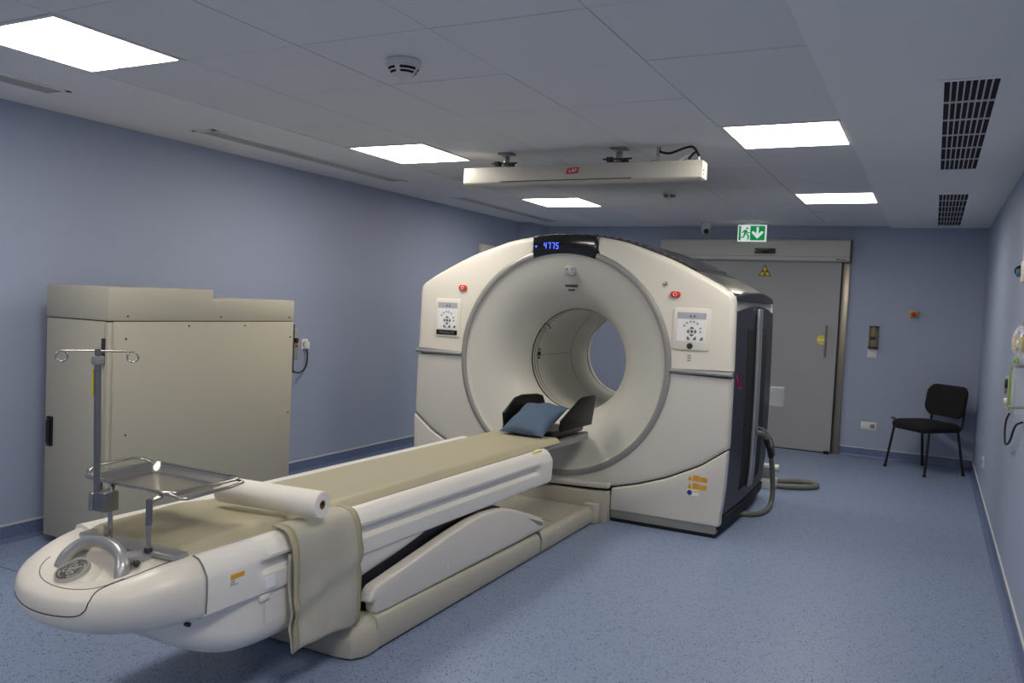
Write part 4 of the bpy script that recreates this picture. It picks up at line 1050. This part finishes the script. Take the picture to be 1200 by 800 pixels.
# drip pole clamped to the left post
PX, PY = -2.655, 1.95
t = thing('iv_pole', (PX, PY, .75), 'steel drip pole with two ring hooks clamped to the tray post', 'IV pole')
ps = obj('pole', join(tube([(PX + .003, PY, .765), (PX - .012, PY, 1.305)], .0125, 14)), M['brushed'], t, smooth=60)
obj('sticker', box(PX - .024, PX - .016, PY - .013, PY - .003, 1.175, 1.265), M['yellowsign'], ps, smooth=60)
obj('collar', cyl((PX - .011, PY, 1.285), .022, .03, 'z', 20), M['grommet'], t, .003)
obj('top_rod', cyl((PX - .012, PY, 1.31), .0105, .032, 'z', 14), M['brushed'], t)
for s in (1, -1):
    a0 = Vector((PX - .012, PY, 1.352 - .004 * s)); zz = 1.334
    ringd = .115; rz = zz - .020
    pts = [(0, 0, zz), (s * ringd, 0, rz + .019)] + [(s * (ringd + .019 * math.sin(k * PI / 10)), 0, rz + .019 * math.cos(k * PI / 10)) for k in range(1, 19)]
    pts = [(PX - .012 + a * math.cos(.87), PY + a * math.sin(.87), z_) for a, _, z_ in pts]
    obj('hook', tube(pts, .0035, 8), M['steel'], t, smooth=60)
ck = obj('clamp', join(box(PX - .022, PX + .002, PY - .02, PY + .035, .755, .822)), M['steel'], t, .003)
obj('clamp_block', box(PX + .002, PX + .062, PY - .016, PY + .045, .757, .829), M['brushed'], t, .004)

# ================================================================== LASER BAR on the ceiling
lx0, lx1, ly0, ly1, lz0, lz1 = -3.045, -1.338, 5.08, 5.21, 2.395, 2.513
t = thing('laser_bar', ((lx0 + lx1) / 2, 5.145, lz0), 'long white ceiling laser bar with a red badge above the scanner', 'laser')
hs = obj('housing', prism([(ly0, lz0 + .012), (ly0 + .012, lz0), (ly1 - .012, lz0), (ly1, lz0 + .012), (ly1, lz1), (ly0 + .005, lz1)], lx0, lx1, 'x'), M['laserbody'], t, .004)
obj('laser_slot', box(lx0 + .3, lx1 - .45, ly0 - .001, ly0 + .006, lz0 + .012, lz0 + .018), M['ink'], hs, smooth=0)
obj('end_cap', box(lx1 - .002, lx1 + .008, ly0 + .004, ly1 - .004, lz0 + .006, lz1 - .004), M['laserbody'], t, .003)
for zz in (.03, .055): obj('cap_screw', cyl((lx1 + .007, ly0 + .03, lz0 + zz), .006, .004, 'x', 10), M['ink'], hs)
bd = obj('badge', prism([(-2.247, 2.449), (-2.165, 2.452), (-2.155, 2.491), (-2.237, 2.488)], ly0 - .003, ly0 + .003, 'y'), M['badge'], t, smooth=0)
obj('badge_lettering', move(xf(text_shape('LAP', .034, shear=.2), FACE_FRONT), (-2.201, ly0 - .004, 2.470)), M['lettering'], bd, smooth=0)
for mx in (-2.735, -1.9):
    bk = obj('mounting_bracket', join(cyl((mx, 5.145, lz1), .04, .012, 'z', 20), cyl((mx, 5.145, lz1 + .01), .022, .07, 'z', 16), box(mx - .05, mx + .05, 5.10, 5.19, H - .012, H)), M['brushed'], t, .003)
    obj('bracket_screw', join(tube([(mx - .10, 5.11, lz1 + .028), (mx + .10, 5.11, lz1 + .028)], .006, 8), box(mx - .07, mx - .03, 5.09, 5.13, lz1 + .01, lz1 + .04), box(mx + .03, mx + .075, 5.09, 5.13, lz1 + .005, lz1 + .03)), M['ink'], bk, .002)
obj('cable', tube([(-1.63, 5.145, H - .004), (-1.62, 5.14, H - .035), (-1.55, 5.12, H - .05), (-1.45, 5.11, H - .022), (-1.40, 5.11, H - .022), (-1.365, 5.12, lz1 + .03), (-1.39, 5.13, lz1 + .055), (-1.43, 5.14, lz1 + .02), (-1.43, 5.145, lz1 - .002)], .008, 8, smooth=6), M['rubber'], t)
obj('cable_bracket', join(box(-1.68, -1.63, 5.12, 5.16, lz1, lz1 + .012), box(-1.645, -1.625, 5.13, 5.15, lz1, H - .004)), M['steel'], t, .002)
obj('white_cable', tube([(-1.37, 5.15, lz1 - .002), (-1.38, 5.15, lz1 + .045), (-1.42, 5.15, lz1 + .05), (-1.48, 5.15, lz1 + .02), (-1.50, 5.15, lz1 - .002)], .006, 8, smooth=5), M['lettering'], t)

# ================================================================== CHAIR
cc = Vector((.012, 9.66, 0)); ang = -PI / 4
t = thing('visitor_chair', cc, 'black padded visitor chair in the far right corner', 'chair')
RC = Matrix.Rotation(ang, 4, 'Z')
def ch(s): return move(xf(s, RC), cc)
# local frame: front is -Y
seat = []
for z, ins in ((.440, .03), (.450, .008), (.485, 0), (.512, .004), (.527, .03), (.534, .09)):
    seat.append([(a, b - (.0 if z < .5 else 0), z - .012 * max(0, (-b - .15)) / .1) for a, b in rrect(-.265 + ins, .265 - ins, -.265 + ins, .22 - ins, .09, 6)])
obj('seat', ch(loft(seat)), M['chair'], t, smooth=60)
def backp(u, v):
    pass
bk = []
for o, ins in ((-.022, .03), (-.018, .008), (0, 0), (.02, .0), (.03, .02)):
    ring = []
    for a, b in rrect(-.255 + ins, .255 - ins, .595 + ins, .905 - ins, .085, 6):
        zz = b - (.03 * (1 - (a / .255) ** 2) if b < .72 else 0) + (.01 * (1 - (a / .255) ** 2) if b > .8 else 0)
        ring.append((a, .225 + o + .15 * (zz - .6) - .03 * (a / .255) ** 2 * 1 + .0, zz))
    bk.append(ring)
obj('backrest', ch(loft(bk)), M['chair'], t, smooth=60)
for s in (1, -1):
    obj('leg', ch(tube([(s * .27, -.265, .011), (s * .235, -.205, .46)], lambda f: (.0145, .011), 12)), M['chairframe'], t, smooth=60)
    obj('leg', ch(tube([(s * .27, .235, .011), (s * .235, .165, .46)], lambda f: (.0145, .011), 12)), M['chairframe'], t, smooth=60)
    for yy in (-.266, .236): obj('foot_cap', ch(cyl((s * .27, yy, 0), .017, .022, 'z', 14)), M['rubber'], t)
    obj('back_post', ch(tube([(s * .205, .10, .455), (s * .205, .20, .455), (s * .205, .238, .475), (s * .205, .252, .53), (s * .205, .268, .70)], lambda f: (.014, .008), 10, smooth=5)), M['chairframe'], t, smooth=60)
obj('seat_frame', ch(tube([(-.24, -.21, .455), (.24, -.21, .455), (.24, .17, .455), (-.24, .17, .455)], .0115, 10, True)), M['chairframe'], t)
obj('front_loop', ch(tube([(-.262, -.15, .47), (-.275, -.16, .515), (-.275, -.21, .53), (-.24, -.25, .53), (-.18, -.262, .525), (-.16, -.25, .48)], .006, 8, smooth=4)), M['chairframe'], t)

# ================================================================== CAMERA, WORLD
cam = bpy.data.cameras.new('camera'); co = bpy.data.objects.new('camera', cam); COL.objects.link(co)
yaw, pit, rol = .472215, -.048126, .045969
cyw, syw = math.cos(yaw), math.sin(yaw)
fw = Vector((-syw * math.cos(pit), cyw * math.cos(pit), math.sin(pit))); r0 = Vector((cyw, syw, 0)); u0 = r0.cross(fw)
r1 = math.cos(rol) * r0 + math.sin(rol) * u0; u1 = -math.sin(rol) * r0 + math.cos(rol) * u0
mw = Matrix((r1, u1, -fw)).transposed().to_4x4(); mw.translation = Vector((0, 0, 1.5789)) * K
co.matrix_world = mw
cam.sensor_width = 36; cam.sensor_fit = 'HORIZONTAL'; cam.lens = 962.715 / 1200 * 36
cam.clip_start = .05; cam.clip_end = 60
sc.camera = co
w = bpy.data.worlds.new('world'); sc.world = w; w.use_nodes = True
w.node_tree.nodes['Background'].inputs[0].default_value = (.02, .02, .02, 1)
sc.view_settings.view_transform = 'Standard'; sc.view_settings.look = 'None'; sc.view_settings.gamma = 1
sc.view_settings.use_curve_mapping = False
sc.view_settings.exposure = 0.0
sc.cycles.use_denoising = True
sc.cycles.max_bounces = 10; sc.cycles.diffuse_bounces = 6
sc.cycles.sample_clamp_indirect = 6
